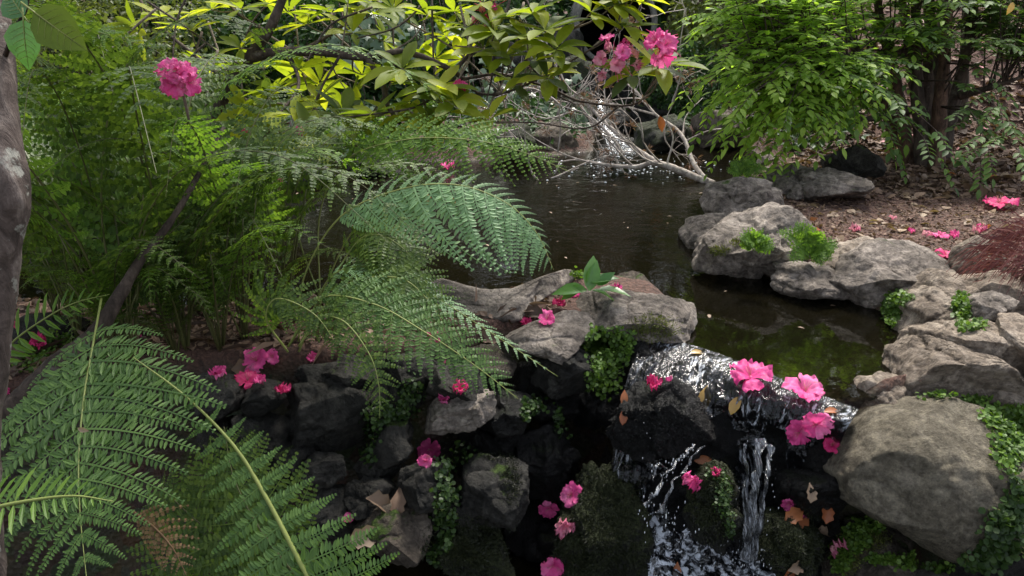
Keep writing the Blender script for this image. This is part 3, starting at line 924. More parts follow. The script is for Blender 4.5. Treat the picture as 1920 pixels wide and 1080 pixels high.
for i, (lab, ol, z, m) in enumerate([
        ('dark wet stone the little waterfall runs over, upper one', [(1095, 250), (1105, 205), (1150, 195), (1185, 215), (1180, 255)], .08, 'rock_wet'),
        ('dark wet stone at the foot of the little waterfall', [(1130, 290), (1140, 262), (1190, 258), (1215, 280), (1190, 296)], -.03, 'rock_wet')]):
    rock('rock', lab, ol, z, .2, m, 'stones of the little far waterfall', res=16, seed=160 + i, lean=.6)
for i, (lab, ol, z, m) in enumerate([
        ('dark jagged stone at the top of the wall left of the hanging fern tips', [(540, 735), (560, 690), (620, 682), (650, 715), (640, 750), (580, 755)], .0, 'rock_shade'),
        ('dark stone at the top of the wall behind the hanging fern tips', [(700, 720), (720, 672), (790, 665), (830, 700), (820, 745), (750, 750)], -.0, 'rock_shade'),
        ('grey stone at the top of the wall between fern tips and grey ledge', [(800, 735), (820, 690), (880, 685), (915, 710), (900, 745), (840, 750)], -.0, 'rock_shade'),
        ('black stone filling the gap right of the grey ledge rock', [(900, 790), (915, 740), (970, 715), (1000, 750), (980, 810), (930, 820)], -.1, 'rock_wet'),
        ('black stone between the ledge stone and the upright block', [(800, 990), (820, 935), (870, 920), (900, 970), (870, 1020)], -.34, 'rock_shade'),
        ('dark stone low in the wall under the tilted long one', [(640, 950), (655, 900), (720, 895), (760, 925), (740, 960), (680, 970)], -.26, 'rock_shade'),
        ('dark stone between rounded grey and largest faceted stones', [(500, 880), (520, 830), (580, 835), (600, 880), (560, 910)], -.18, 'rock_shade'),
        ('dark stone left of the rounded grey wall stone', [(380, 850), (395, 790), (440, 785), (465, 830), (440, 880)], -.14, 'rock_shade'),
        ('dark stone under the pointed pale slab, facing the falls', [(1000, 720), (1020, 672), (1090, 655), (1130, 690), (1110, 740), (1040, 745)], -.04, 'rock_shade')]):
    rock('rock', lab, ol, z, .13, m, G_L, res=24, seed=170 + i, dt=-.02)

# far bank and left pool edge stones
for i, (lab, ol, z, m) in enumerate([
        ('pale brown mossy boulder on the far bank left of the little waterfall', [(980, 290), (990, 235), (1050, 222), (1090, 255), (1085, 300)], .08, 'rock_far'),
        ('mossy stone on the far bank at the tip of the upper fern frond', [(920, 270), (940, 238), (985, 235), (1000, 270), (960, 290)], .12, 'rock_moss'),
        ('dark stone on the far bank right of the little waterfall', [(1190, 285), (1200, 230), (1260, 215), (1300, 250), (1290, 285)], .12, 'rock_moss'),
        ('brown stone under dry twigs on the far right bank', [(1290, 275), (1300, 215), (1370, 200), (1420, 240), (1410, 280)], .14, 'rock_far'),
        ('grey stone behind ferns on the far left shore', [(380, 345), (400, 298), (470, 292), (490, 330), (440, 350)], .08, 'rock_far'),
        ('dark stone low on the far shore below the ivy', [(500, 345), (520, 300), (600, 298), (630, 330), (580, 350)], .05, 'rock_shade'),
        ('dark stone on the far shore above the upper fern', [(640, 320), (670, 285), (740, 285), (760, 318), (700, 335)], .05, 'rock_shade'),
        ('long dark stone on the left shore behind the tree', [(60, 440), (90, 385), (180, 375), (260, 400), (250, 440), (130, 455)], .1, 'rock_shade'),
        ('stone ledge on the far left shore carrying leaf litter', [(90, 380), (110, 330), (230, 320), (330, 345), (320, 385), (200, 395)], .12, 'rock_far'),
        ('dark stone beside the fallen branch foot on the left bank', [(30, 640), (60, 590), (130, 600), (140, 660), (80, 680)], .06, 'rock_shade')]):
    rock('rock', lab, ol, z, .28 if i < 8 else .15, m, G_F, res=18, seed=120 + i, lean=.3, cuts=[(0, 0, 1, .75)])

# ------------------------------------------------------------------ the cascade
def rows_grid(rows, nu, nv):
    R = np.array([[P(a, b, z=z) for a, b, z in r] for r in rows])
    R = np.stack([spline(r, nu) for r in R])
    R = np.stack([spline(R[:, i], nv) for i in range(nu)], 1)              # nv x nu x 3
    V = R.reshape(-1, 3)
    i = (np.arange(nv - 1)[:, None] * nu + np.arange(nu - 1)[None]).reshape(-1)
    return V, np.stack([i, i + nu, i + nu + 1, i + 1], -1)


ROWS = [[(1215, 632, 0.002), (1300, 648, 0.003), (1405, 686, 0.003), (1505, 728, .003), (1610, 768, .003)],
        [(1200, 655, -.006), (1285, 676, -.006), (1392, 712, -.008), (1492, 756, -.008), (1598, 790, -.006)],
        [(1180, 700, -.04), (1265, 722, -.045), (1375, 755, -.05), (1480, 790, -.05), (1586, 812, -.04)],
        [(1165, 745, -.09), (1250, 768, -.10), (1365, 795, -.11), (1470, 820, -.11), (1575, 838, -.09)],
        [(1160, 800, -.16), (1245, 828, -.175), (1358, 828, -.155), (1462, 850, -.16), (1566, 868, -.14)]]


def lumps(V, amp):
    k = fbm(V * 7, 3, 77) * .030 + fbm(V * 24, 3, 70) * .006
    return V + np.array([-.35, -.6, .7]) * (k * amp)[:, None]


rockrows = [[(a, b, z - .008) for a, b, z in r] for r in ROWS]
FACE = [[(1150, 900, -.30), (1235, 925, -.33), (1360, 925, -.32), (1465, 940, -.32), (1572, 950, -.28)],
        [(1150, 1010, -.46), (1235, 1025, -.50), (1360, 1035, -.51), (1470, 1040, -.50), (1580, 1040, -.47)],
        [(1150, 1120, -.62), (1235, 1130, -.64), (1360, 1130, -.64), (1470, 1130, -.64), (1580, 1120, -.62)]]
NV = 130
full, Fr = rows_grid(rockrows + FACE, 90, NV)
gv0 = np.repeat(np.linspace(0, 1, NV), 90)
amp = np.interp(gv0, [0, .12, .5, 1], [.05, .5, 1.3, 1.9])
q = lumps(full, amp)
nv = NV
i = (np.arange(nv - 1)[:, None] * 90 + np.arange(89)[None]).reshape(-1)
o = link('rock_ledge', mesh('rock_ledge', q, np.stack([i, i + 90, i + 91, i + 1], -1), M['rock_wet']))
surf(q, np.stack([i, i + 90, i + 91, i + 1], -1))
tag(o, 'wide black rock ledge that the water slides over below the pool lip', 'rock')
WU, WV = 150, 210
Vw, Fw = rows_grid(ROWS + FACE, WU, WV)
gu, gv = np.meshgrid(np.linspace(0, 1, WU), np.linspace(0, 1, WV))
G3 = np.stack([gu, gv, gu * 0], -1).reshape(-1, 3)
rip = fbm(G3 * [26, 9, 1], 3, 31) * .005 + (1 - abs(vnoise(G3 * [40, 12, 1] + 5, 8))) ** 4 * .007
Vw = lumps(Vw, np.interp(G3[:, 1], [0, .12, .5, 1], [.05, .5, 1.3, 1.9]))
Vw = Vw + np.array([-.3, -.5, .8]) * (rip * np.interp(G3[:, 1], [0, .3, 1], [.08, .8, 1.1]))[:, None] + np.array([0, 0, .002])
cg = G3[Fw].mean(1)                                                       # the film covers the lip and breaks into fingers lower down
nz_ = vnoise(np.stack([cg[:, 0] * 15, cg[:, 1] * 3.5, cg[:, 0] * 0], -1), 21)
wet_ = np.exp(-((cg[:, 0] - .17) / .13) ** 2) * 1.25 + np.exp(-((cg[:, 0] - .64 + .04 * (cg[:, 1] - .5)) / .05) ** 2) * 1.2
wet_ = np.maximum(wet_, np.clip((.52 - cg[:, 1]) * 7, -1, 2))
Fw = Fw[wet_ + nz_ * .8 > .45]
surf(Vw, Fw)
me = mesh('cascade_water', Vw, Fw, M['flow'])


def set_uv(me, uv):
    lay = me.uv_layers.new(name='flow')
    li = np.zeros(len(me.loops), np.int32)
    me.loops.foreach_get('vertex_index', li)
    lay.data.foreach_set('uv', uv[li].astype(np.float32).ravel())


set_uv(me, np.stack([gu + .03 * vnoise(np.stack([gu * 6, gv * 5, gu], -1), 3), gv * 1.9], -1).reshape(-1, 2))
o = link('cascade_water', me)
tag(o, kind='structure')


def ribbon(name, pts, w, mat, seed, depth=.012, n=60, m=14):
    """a falling sheet with ragged thickness"""
    c = spline(pts, n)
    a = np.linspace(0, 2 * math.pi, m, endpoint=False)
    wv = np.interp(np.linspace(0, 1, n), np.linspace(0, 1, len(w)), w)
    V = c[:, None, :] + RT * (np.cos(a)[None, :, None] * wv[:, None, None]) + np.array([0, -1, 0]) * (np.sin(a)[None, :, None] * depth)
    k = fbm(V * [50, 50, 18], 3, seed)[..., None]
    V = V + np.array([.3, -1, 0]) * k * .010 + RT * vnoise(V * [60, 60, 22], seed + 3)[..., None] * .006
    i = np.arange(n - 1)[:, None] * m
    j = np.arange(m)[None]
    F = np.stack([i + j, i + (j + 1) % m, i + m + (j + 1) % m, i + m + j], -1).reshape(-1, 4)
    return V.reshape(-1, 3), F


mb = MB()
T0 = 2.06
for pts, w, sd in [([P(1425, 825, t=2.02), P(1422, 880, t=1.99), P(1412, 950, t=1.98), P(1405, 1045, t=1.98)], (.016, .007, .010, .020), 1),
                   ([P(1445, 835, t=2.03), P(1438, 900, t=2.0), P(1425, 960, t=1.99), P(1412, 1045, t=1.98)], (.008, .005, .004, .012), 2),
                   ([P(1395, 835, t=2.02), P(1398, 900, t=2.0), P(1398, 960, t=1.99), P(1395, 1045, t=1.98)], (.004, .003, .004, .012), 3)]:
    mb.add(*ribbon('', pts, w, None, sd))
mb.add(*ribbon('', [P(1300, 832, t=2.03), P(1272, 862, t=2.0), P(1240, 902, t=1.97), P(1212, 950, t=1.95)], (.006, .003, .002, .006), None, 9, depth=.004))
mb.add(*ribbon('', [P(1318, 835, t=2.03), P(1290, 880, t=2.0), P(1262, 905, t=1.97), P(1235, 960, t=1.95)], (.003, .002, .003, .008), None, 10, depth=.003))
mb.add(*ribbon('', [P(1255, 880, t=2.0), P(1232, 868, t=1.98), P(1222, 900, t=1.96)], (.002, .003, .002), None, 11, depth=.003))
o = mb.build('falling_water', M['fall'])
Vf = np.concatenate(mb.V)
set_uv(o.data, np.stack([Vf[:, 0] * 12, Vf[:, 2] * 3], -1))
tag(o, kind='structure')

# spray and droplets
IC = bpy.data.meshes.new('drop')
import bmesh
bm = bmesh.new()
bmesh.ops.create_icosphere(bm, subdivisions=2, radius=1)
DV = np.array([v.co[:] for v in bm.verts])
DF = np.array([[v.index for v in f.verts] for f in bm.faces])
bm.free()
rng = np.random.default_rng(4)


def drops(pts, rad, stretch=1.0, seed=0):
    pts = np.asarray(pts)
    V = DV[None] * np.asarray(rad)[:, None, None] * [1, 1, stretch] + pts[:, None, :]
    F = DF[None] + (np.arange(len(pts)) * len(DV))[:, None, None]
    return V.reshape(-1, 3), F.reshape(-1, 3)


def along(px, n, spread, t):
    q = spline(np.array([P(a, b, t=t) for a, b in px]), n)
    return q + rng.normal(0, spread, q.shape)


mb = MB()
for line, n, sp, rad in [([(1300, 838), (1270, 870), (1240, 905), (1215, 945)], 45, .004, .0024), ([(1285, 850), (1250, 885), (1232, 925)], 30, .004, .0024),
                         ([(1225, 885), (1235, 870), (1260, 868)], 16, .003, .0024), ([(1215, 800), (1205, 850)], 8, .01, .002),
                         ([(1440, 850), (1450, 940), (1430, 1040)], 26, .010, .0018), ([(1395, 850), (1385, 950), (1370, 1040)], 16, .012, .0018),
                         ([(1200, 990), (1290, 1040), (1420, 1060)], 50, .03, .0018), ([(1210, 940), (1250, 965), (1290, 990)], 60, .02, .0024),
                         ([(1370, 1050), (1410, 1050), (1440, 1050)], 90, .016, .0018)]:
    n = int(n * .6)
    q = along(line, n, sp, 2.0)
    mb.add(*drops(q, rng.uniform(.25, .9, n) * rad * .8, 2.8))
m, nt, out = new_mat('water_droplets')
p = N_(nt, 'ShaderNodeBsdfPrincipled', Roughness=0.08)
p.inputs['Base Color'].default_value = (0.55, 0.58, 0.62, 1)
p.inputs['Specular IOR Level'].default_value = 1.0
nt.links.new(p.outputs[0], out.inputs[0])
M['drops'] = m
tag(mb.build('splashing_droplets', M['drops']), kind='stuff')

# lower water with foam
FROWS = [[(1195, 925, -.36), (1240, 930, -.36), (1285, 960, -.40), (1330, 1000, -.46), (1400, 1010, -.5), (1470, 1040, -.52)],
         [(1190, 985, -.42), (1235, 990, -.42), (1290, 1015, -.46), (1345, 1035, -.5), (1405, 1040, -.52), (1480, 1070, -.53)],
         [(1195, 1050, -.48), (1240, 1055, -.49), (1300, 1065, -.51), (1350, 1075, -.53), (1420, 1080, -.54), (1490, 1100, -.54)],
         [(1200, 1160, -.55), (1250, 1160, -.55), (1310, 1160, -.55), (1370, 1160, -.55), (1440, 1160, -.55), (1510, 1160, -.55)]]
V, F = rows_grid(FROWS, 110, 100)
surf(V, F)
V = V + np.array([0, -.3, 1]) * (fbm(V * 22, 4, 51) * .014 + (1 - abs(vnoise(V * 30, 52))) ** 3 * .012)[:, None]
tag(link('foaming_water', mesh('foaming_water', V, F, M['foam_glint'])), kind='structure')
V, F = grid_mesh(np.linspace(-.6, 1.2, 60), np.linspace(.3, 2.1, 60), lambda X, Y: X * 0 - .565)
tag(link('lower_stream_water', mesh('lower_stream_water', V, F, M['water'])), kind='structure')
# little waterfall on the far side
mb = MB()
fb = [([P(1128, 190, t=6.6), P(1130, 225, t=6.4), P(1142, 255, t=6.2)], (.03, .05, .06), 5), ([P(1145, 250, t=6.15), P(1165, 270, t=5.9), P(1185, 297, t=5.6)], (.08, .12, .16), 6),
      ([P(1160, 262, t=6.25), P(1178, 278, t=6.0), P(1200, 297, t=5.7)], (.02, .05, .06), 7)]
for pts, w, sd in fb:
    mb.add(*ribbon('', pts, w, None, sd, depth=.04))
M['far_fall'] = water_mat('far_white_water', (0.6, 0.62, 0.65), (0.03, 0.032, 0.034), ripple=5, foam_glint=.35, foamscale=16, edge=(.48, .66), rough=.15)
tag(mb.build('far_waterfall', M['far_fall']), kind='structure')
V, _ = grid_mesh(np.array([0.]), np.array([0.]), lambda X, Y: X)
fr_ = np.random.default_rng(61)                                         # bits floating on the pool
fx, fy = fr_.uniform(-2.2, 1.4, 700), fr_.uniform(2.3, 5.6, 700)
fk = seg_dist(fx, fy, POOL) < -.04
fk &= fr_.random(700) < .12
fO = np.stack([fx, fy, fx * 0 + .003], -1)[fk]
tag(MB().add(*place(T_OVAL, fO, fr_.normal(0, 1, fO.shape) * [1, 1, 0.02], np.tile([0, 0, 1.], (len(fO), 1)), fr_.uniform(.008, .028, len(fO)))).build('floating_debris', M['litter_tan']), kind='stuff')
q = np.array([P(x, y, z=.004) for x, y in np.stack([rng.normal(1190, 70, 170), rng.normal(312, 12, 170)], -1)])
mb = MB().add(*drops(q, rng.uniform(.003, .009, len(q)), .5))
tag(mb.build('foam_bubbles', M['drops']), kind='stuff')
# ------------------------------------------------------------------ ferns
RNG = np.random.default_rng(11)


def frond_parts(pts, N0, wmax, n=30, m=14, seed=0, prof='lance', droop=.25, detail='bi', start=.12, side=(1, 1), sweep=.25, pinl=.14, jitter=.06):
    """world-space arrays: stalk curve and a list of (verts, faces) per pinna"""
    rg = np.random.default_rng(seed)
    C = spline(pts, 60)
    T = nrm(np.gradient(C, axis=0))
    N0 = nrm(N0)
    out = []
    for i in range(n):
        s = start + (1 - start) * (i + .5) / n
        u = (s - start) / (1 - start)
        if prof == 'lance':
            w = min(1, .45 + u * 1.9) * (1 - max(0, u - .3) / .7) ** .85
        elif prof == 'tri':
            w = (1 - u) ** 1.35 + .05
        else:
            w = min(1, .5 + u * 3) * (1 - u ** 2.2)
        w = max(w, .03) * wmax
        k = s * 59
        j = min(int(k), 58)
        f = k - j
        p = C[j] * (1 - f) + C[j + 1] * f
        t = nrm(T[j] * (1 - f) + T[j + 1] * f)
        Sd = nrm(np.cross(t, N0))
        Nn = np.cross(Sd, t)
        for sg in (-1, 1):
            if not side[(sg + 1) // 2]:
                continue
            L = w * (1 + rg.normal(0, jitter)) * side[(sg + 1) // 2]
            a = sweep + .5 * u ** 2 + rg.normal(0, .05)
            D = nrm(Sd * sg * math.cos(a) + t * math.sin(a) + Nn * rg.normal(.06, .05))
            bend = nrm(t * .6 - Nn * .8)
            dr = droop * (1 + rg.normal(0, .25))
            mm = max(4, int(m * (.45 + .55 * w / wmax)))
            uu = (np.arange(mm) + .4) / mm
            q = p + D * (L * uu)[:, None] + bend * (L * dr * uu ** 2)[:, None]
            tt = nrm(D + bend * (2 * dr * uu)[:, None])
            PS = nrm(np.cross(Nn, tt))
            if detail == 'simple':                                       # once pinnate: one serrate blade per pinna
                Vv, Ff = place(T_LEAFLET, [p], [D], [Nn], [L], [L * .3])
                out.append((Vv, Ff))
                continue
            ll = L * pinl * (1 + .12 * np.sin(np.arange(mm) * 2.1 + i)) * (1 - uu ** 1.6) ** .9 * 1.1 * rg.uniform(.8, 1.12, mm) + L * .015
            mbv, mbf = [], []
            ang = .35
            for s2 in (-1, 1):
                A = nrm(PS * s2 * math.cos(ang) + tt * math.sin(ang) - Nn * .12 + rg.normal(0, .13, tt.shape))
                Vv, Ff = place(T_LEAFLET, q, A, np.broadcast_to(Nn, q.shape), ll, np.full(mm, L / mm * 2.0) * (1 - .45 * uu))
                mbv.append(Vv)
                mbf.append(Ff + (0 if s2 < 0 else len(mbv[0])))
            # midrib strip
            e = np.vstack([p, q])
            wd = np.linspace(.012, .003, len(e))[:, None] * L
            ps = np.vstack([PS[:1], PS])
            R = np.concatenate([e - ps * wd + Nn * .001, e + ps * wd + Nn * .001])
            k0 = len(mbv[0]) * 2
            ii = np.arange(len(e) - 1)
            mbf.append(np.stack([ii, ii + 1, ii + 1 + len(e), ii + len(e)], -1) + k0)
            mbv.append(R)
            out.append((np.concatenate(mbv), np.concatenate(mbf)))
    return C, out


def hero_frond(parent, origin, pts, N0, wmax, mat='fern', rmat='rachis', rr=.003, label=None, **kw):
    """a frond part whose own mesh is the stalk; every pinna is a sub-part"""
    C, pin = frond_parts(pts, N0, wmax, **kw)
    C = C - origin
    mb = MB()
    addtube(mb, C, (rr, rr * .7, rr * .2), 6)
    fr = mb.build('frond', M[rmat], parent)
    if label:
        fr['label'] = label
    for V, F in pin:
        link('pinna', mesh('pinna', V - origin, F, M[mat], False), fr)
    return fr


def frond_single(pts, N0, wmax, rr=.003, **kw):
    C, pin = frond_parts(pts, N0, wmax, **kw)
    mb = MB()
    for V, F in pin:
        mb.add(V, F)
    k = len(np.concatenate(mb.V))
    addtube(mb, C, (rr, rr * .7, rr * .2), 5)
    return mb


def px3(lst):
    return [P(a, b, t=t) for a, b, t in lst]


VIEW = -FW


def fern(label, base, fronds, group='ferns round the pool'):
    root = thing('fern', base, label, 'fern', group)
    for f in fronds:
        f = dict(f)
        pts = px3(f.pop('px'))
        hero_frond(root, np.asarray(base), pts, f.pop('N'), f.pop('w') * PXM * pts_t(pts), **f)
    return root


def pts_t(pts):
    return float(np.mean([(p - CAM) @ FW for p in pts]))


U3 = np.array([0, 0, 1.0])
fern('grey green arching fern frond spread over the pool with an orange petal on it', P(560, 640, z=.08), [
    dict(px=[(560, 640, 2.25), (570, 520, 2.2), (635, 410, 2.15), (740, 358, 2.1), (850, 346, 2.05), (945, 378, 2.02), (1005, 435, 2.0), (1038, 506, 1.98)], N=U3 * .6 + VIEW * .8, w=165, mat='fern_grey', n=24, m=24, prof='full', start=.28, droop=.5, seed=5, sweep=.35, pinl=.115, side=(.3, 1), jitter=.07)])
fern('dark green fern with its long upper frond pointing over the water', P(600, 560, z=.08), [
    dict(px=[(600, 560, 2.75), (600, 400, 2.7), (650, 300, 2.6), (760, 262, 2.5), (880, 262, 2.4), (980, 285, 2.35), (1068, 322, 2.3)], N=U3 * .6 + VIEW, w=95, mat='fern_lit', n=22, m=14, prof='full', start=.32, droop=.55, seed=6, sweep=.35),
    dict(px=[(600, 560, 2.75), (560, 430, 2.7), (600, 330, 2.7), (690, 290, 2.6), (770, 330, 2.55), (800, 350, 2.5)], N=U3 + VIEW * .7, w=80, mat='fern', n=16, m=12, prof='full', start=.3, droop=.5, seed=7),
    dict(px=[(600, 560, 2.75), (650, 450, 2.7), (700, 400, 2.65), (760, 380, 2.6), (800, 430, 2.55)], N=U3 + VIEW * .7, w=90, mat='fern', n=16, m=12, prof='full', start=.3, droop=.5, seed=8)])
fern('mid green fern hanging its fronds over the stone wall and dark hollow', P(560, 640, z=.07), [
    dict(px=[(560, 660, 2.1), (620, 520, 2.1), (720, 505, 2.05), (820, 560, 2.0), (930, 630, 1.95), (1046, 706, 1.9)], N=U3 * .8 + VIEW * .25 + RT * .4, w=62, mat='fern_grey', n=26, m=12, prof='full', start=.2, droop=.3, seed=9, sweep=.5),
    dict(px=[(540, 650, 2.0), (600, 560, 1.98), (700, 570, 1.95), (800, 625, 1.9), (890, 685, 1.88), (972, 748, 1.85)], N=U3 * .7 + VIEW * .9, w=105, mat='fern_near', n=22, m=16, prof='full', start=.2, droop=.35, seed=10, sweep=.4),
    dict(px=[(540, 650, 2.0), (580, 600, 1.95), (640, 600, 1.9), (690, 660, 1.86), (710, 720, 1.84), (712, 785, 1.83)], N=U3 * .5 + VIEW, w=75, mat='fern', n=17, m=14, prof='full', start=.15, droop=.35, seed=12),
    dict(px=[(560, 650, 2.05), (640, 540, 2.05), (740, 520, 2.0), (800, 560, 1.98), (850, 640, 1.95)], N=U3 * .7 + VIEW * .8, w=100, mat='fern', n=18, m=14, prof='full', start=.2, droop=.35, seed=13),
    dict(px=[(540, 660, 2.0), (500, 600, 1.95), (520, 560, 1.92), (590, 590, 1.9), (640, 660, 1.88)], N=U3 * .6 + VIEW, w=85, mat='fern', n=17, m=14, prof='full', start=.15, droop=.35, seed=14),
    dict(px=[(560, 650, 2.1), (650, 480, 2.15), (700, 440, 2.1), (760, 470, 2.05), (800, 540, 2.02)], N=U3 * .8 + VIEW * .6, w=95, mat='fern', n=18, m=14, prof='full', start=.25, droop=.4, seed=15)])
fern('huge nearest fern frond fanned out flat in the bottom left corner', P(180, 560, t=1.9), [
    dict(px=[(190, 560, 1.75), (172, 660, 1.58), (158, 740, 1.5), (148, 850, 1.4), (150, 960, 1.32), (165, 1110, 1.24)], N=VIEW + U3 * .35, w=262, mat='fern_near', n=16, m=30, prof='full', start=.1, droop=.32, seed=20, sweep=.32, pinl=.15, rr=.0026)])
fern('fern with a thick yellow green stalk slanting up from the bottom edge', P(620, 1180, t=1.55), [
    dict(px=[(600, 1130, 1.42), (560, 1050, 1.42), (500, 935, 1.45), (440, 838, 1.48), (350, 745, 1.5), (250, 670, 1.52)], N=VIEW + U3 * .5, w=218, mat='fern_near', n=15, m=24, prof='tri', start=.02, droop=.12, seed=22, sweep=-.15, side=(1, .75), pinl=.15, rr=.0055),
    dict(px=[(600, 1130, 1.6), (500, 1010, 1.6), (440, 900, 1.62), (420, 800, 1.65)], N=VIEW + U3 * .3, w=150, mat='fern', n=17, m=18, prof='full', start=.1, droop=.3, seed=23, rr=.003, rmat='rachis_dk'),
    dict(px=[(520, 1150, 1.65), (440, 1040, 1.62), (350, 960, 1.62), (290, 900, 1.65)], N=VIEW + U3 * .3, w=170, mat='fern', n=17, m=18, prof='full', start=.1, droop=.3, seed=24, rr=.003, rmat='rachis_dk')])
fern('small sword shaped fern frond above the fallen pink petals on the left', P(-20, 700, t=1.8), [
    dict(px=[(-20, 700, 1.8), (20, 645, 1.8), (80, 600, 1.78), (140, 568, 1.76), (205, 552, 1.75)], N=VIEW + U3 * .4, w=62, mat='fern_lit', n=15, m=5, prof='full', start=.02, droop=.1, seed=25, detail='simple', sweep=.5)])
fern('bright out of reach frond at the lower left edge crossing the huge one', P(-80, 1000, t=1.0), [
    dict(px=[(-90, 985, .95), (-20, 955, .93), (60, 938, .92), (140, 930, .92), (212, 940, .92)], N=VIEW * .6 + U3 * .9, w=75, mat='fern_lit', n=17, m=5, prof='full', start=.02, droop=.25, seed=26, detail='simple', sweep=.3)])
fern('curled dried brown fern frond between the green ones', P(250, 960, t=1.6), [
    dict(px=[(250, 960, 1.5), (290, 990, 1.48), (325, 1030, 1.46), (350, 1080, 1.45)], N=VIEW + RT * .5, w=60, mat='fern_dry', rmat='fern_dry', n=9, m=9, prof='full', start=.05, droop=.7, seed=27)])
fern('fern fronds hanging into the picture at the top left corner', P(-100, -200, t=1.9), [
    dict(px=[(-60, 60, 1.9), (60, 40, 1.85), (180, 60, 1.8), (320, 100, 1.8)], N=U3 + VIEW * .5, w=75, mat='fern_lit', n=18, m=12, prof='full', start=.05, droop=.3, seed=28),
    dict(px=[(-60, 10, 1.9), (60, -30, 1.85), (180, -20, 1.8), (330, 15, 1.8)], N=U3 + VIEW * .5, w=80, mat='fern', n=18, m=12, prof='full', start=.05, droop=.3, seed=29),
    dict(px=[(60, 250, 2.0), (150, 170, 1.95), (260, 130, 1.9), (400, 150, 1.9)], N=U3 + VIEW * .5, w=75, mat='fern', n=18, m=12, prof='full', start=.05, droop=.3, seed=30)])

# the tall lady ferns on the left bank: four frond shapes shared by all crowns
FR = []
for k, (h, rch, w) in enumerate([(.95, .62, .15), (.82, .85, .16), (.66, .85, .16), (.45, .75, .13)]):
    pts = [(0, 0, 0), (0.02, rch * .10, h * .5), (0.05, rch * .38, h * .88), (0.08, rch * .8, h * .98), (0.1, rch * 1.2, h * .72)]
    for mt in ('fern', 'fern_lit'):
        mbx = frond_single(pts, (0, -.75, .65), w, n=21, m=11, prof='full', start=.2, droop=.35, pinl=.17, seed=40 + k, rr=.0035)
        V = np.concatenate(mbx.V)
        me = mesh('frond', V, np.concatenate(mbx.F4), M[mt], False, np.concatenate(mbx.F3))
        me.materials.append(M['rachis_dk'])
        nf = len(me.polygons)
        nt_ = 59 * 5 + 10
        # stalk faces: the last of each size were added by the tube
        mi = np.zeros(nf, np.int32)
        n4 = len(np.concatenate(mbx.F4))
        mi[n4 - 59 * 5:] = 1
        me.polygons.foreach_set('material_index', mi)
        FR.append(me)
CROWNS = [((250, 690), 1.0, 13, 'tall fern clump in the middle of the left bank, its stalks rising from bare soil', .0),
          ((350, 660), 1.0, 12, 'tall fern clump whose stalks stand behind the pink petals on the wall', .0),
          ((150, 640), .95, 11, 'tall fern clump between the leaning branch and the grey trunk', .0),
          ((460, 640), .8, 11, 'shorter fern clump right of the tall ones with fronds over the petals', .0),
          ((300, 590), 1.05, 12, 'fern clump at the back of the left bank against the water', .1),
          ((540, 600), .72, 10, 'fern clump at the foot of the grey green arching frond', .0),
          ((90, 540), .95, 9, 'fern clump on the left shore half hidden by the grey trunk', .0),
          ((420, 560), .9, 10, 'fern clump standing at the water edge under the large pink truss', .0),
          ((230, 690), .42, 13, 'low fern tuft filling the ground under the tall clumps, left of the petals', .0),
          ((330, 665), .42, 13, 'low fern tuft directly behind the huge nearest frond tip', .0),
          ((415, 660), .34, 12, 'low fern tuft behind the rumpled pink flower on the left bank', .0),
          ((110, 600), .45, 11, 'low fern tuft beside the leaning branch', .0)]
rg = random.Random(5)
for (bx, by), sc, n, lab, _ in CROWNS:
    b = P(bx, by, z=.05)
    root = thing('fern', b, lab, 'fern', 'tall ferns on the left bank')
    n = int(n * .85)
    for i in range(n):
        a = 2 * math.pi * (i + rg.uniform(-.35, .35)) / n
        k = rg.choice((0, 0, 1, 1, 2, 3)) * 2 + (1 if rg.random() < .2 else 0)
        s = sc * rg.uniform(.72, 1.0)
        Mx = Matrix.Rotation(a, 4, 'Z') @ Matrix.Rotation(rg.uniform(-.1, .3), 4, 'X') @ Matrix.Scale(s, 4)
        link('frond', FR[k], root, mat4=Mx)
    mb = MB()
    for i in range(5):
        a = rg.uniform(0, 6.28)
        e = np.array([math.cos(a) * .1, math.sin(a) * .1, rg.uniform(.2, .5)])
        addtube(mb, spline([(0, 0, -.02), e * .5 + [0, 0, .03], e], 6), (.004, .002), 5)
    mb.build('stalk', M['rachis_dk'], root)

# ------------------------------------------------------------------ generic foliage masses
def leaf_cloud(mb, centers, radii, n, size, tpl, seed, shell=.55, up=.5, origin=None):
    rg = np.random.default_rng(seed)
    C = np.asarray(centers, float).reshape(-1, 3)
    R = np.asarray(radii, float).reshape(-1, 3)
    vol = np.prod(R, 1) ** (2 / 3)
    idx = rg.choice(len(C), n, p=vol / vol.sum())
    d = nrm(rg.normal(0, 1, (n, 3)))
    k = 1 + .28 * fbm(d * 1.7 + C[idx], 3, seed)
    rr = (shell + (1 - shell) * rg.random(n) ** .5) * k
    O = C[idx] + d * R[idx] * rr[:, None]
    gap = fbm(O * 3.2 / max(R.mean(), .3), 2, seed + 9)
    keep = gap > -.38
    O, d = O[keep], d[keep]
    A = nrm(d * .7 + rg.normal(0, .75, O.shape) - [0, 0, .25])
    Nn = nrm(d * .5 + [0, 0, up] + rg.normal(0, .5, O.shape))
    L = size * rg.uniform(.65, 1.25, len(O))
    if origin is not None:
        O = O - origin
    mb.add(*place(tpl, O, A, Nn, L))
    return mb


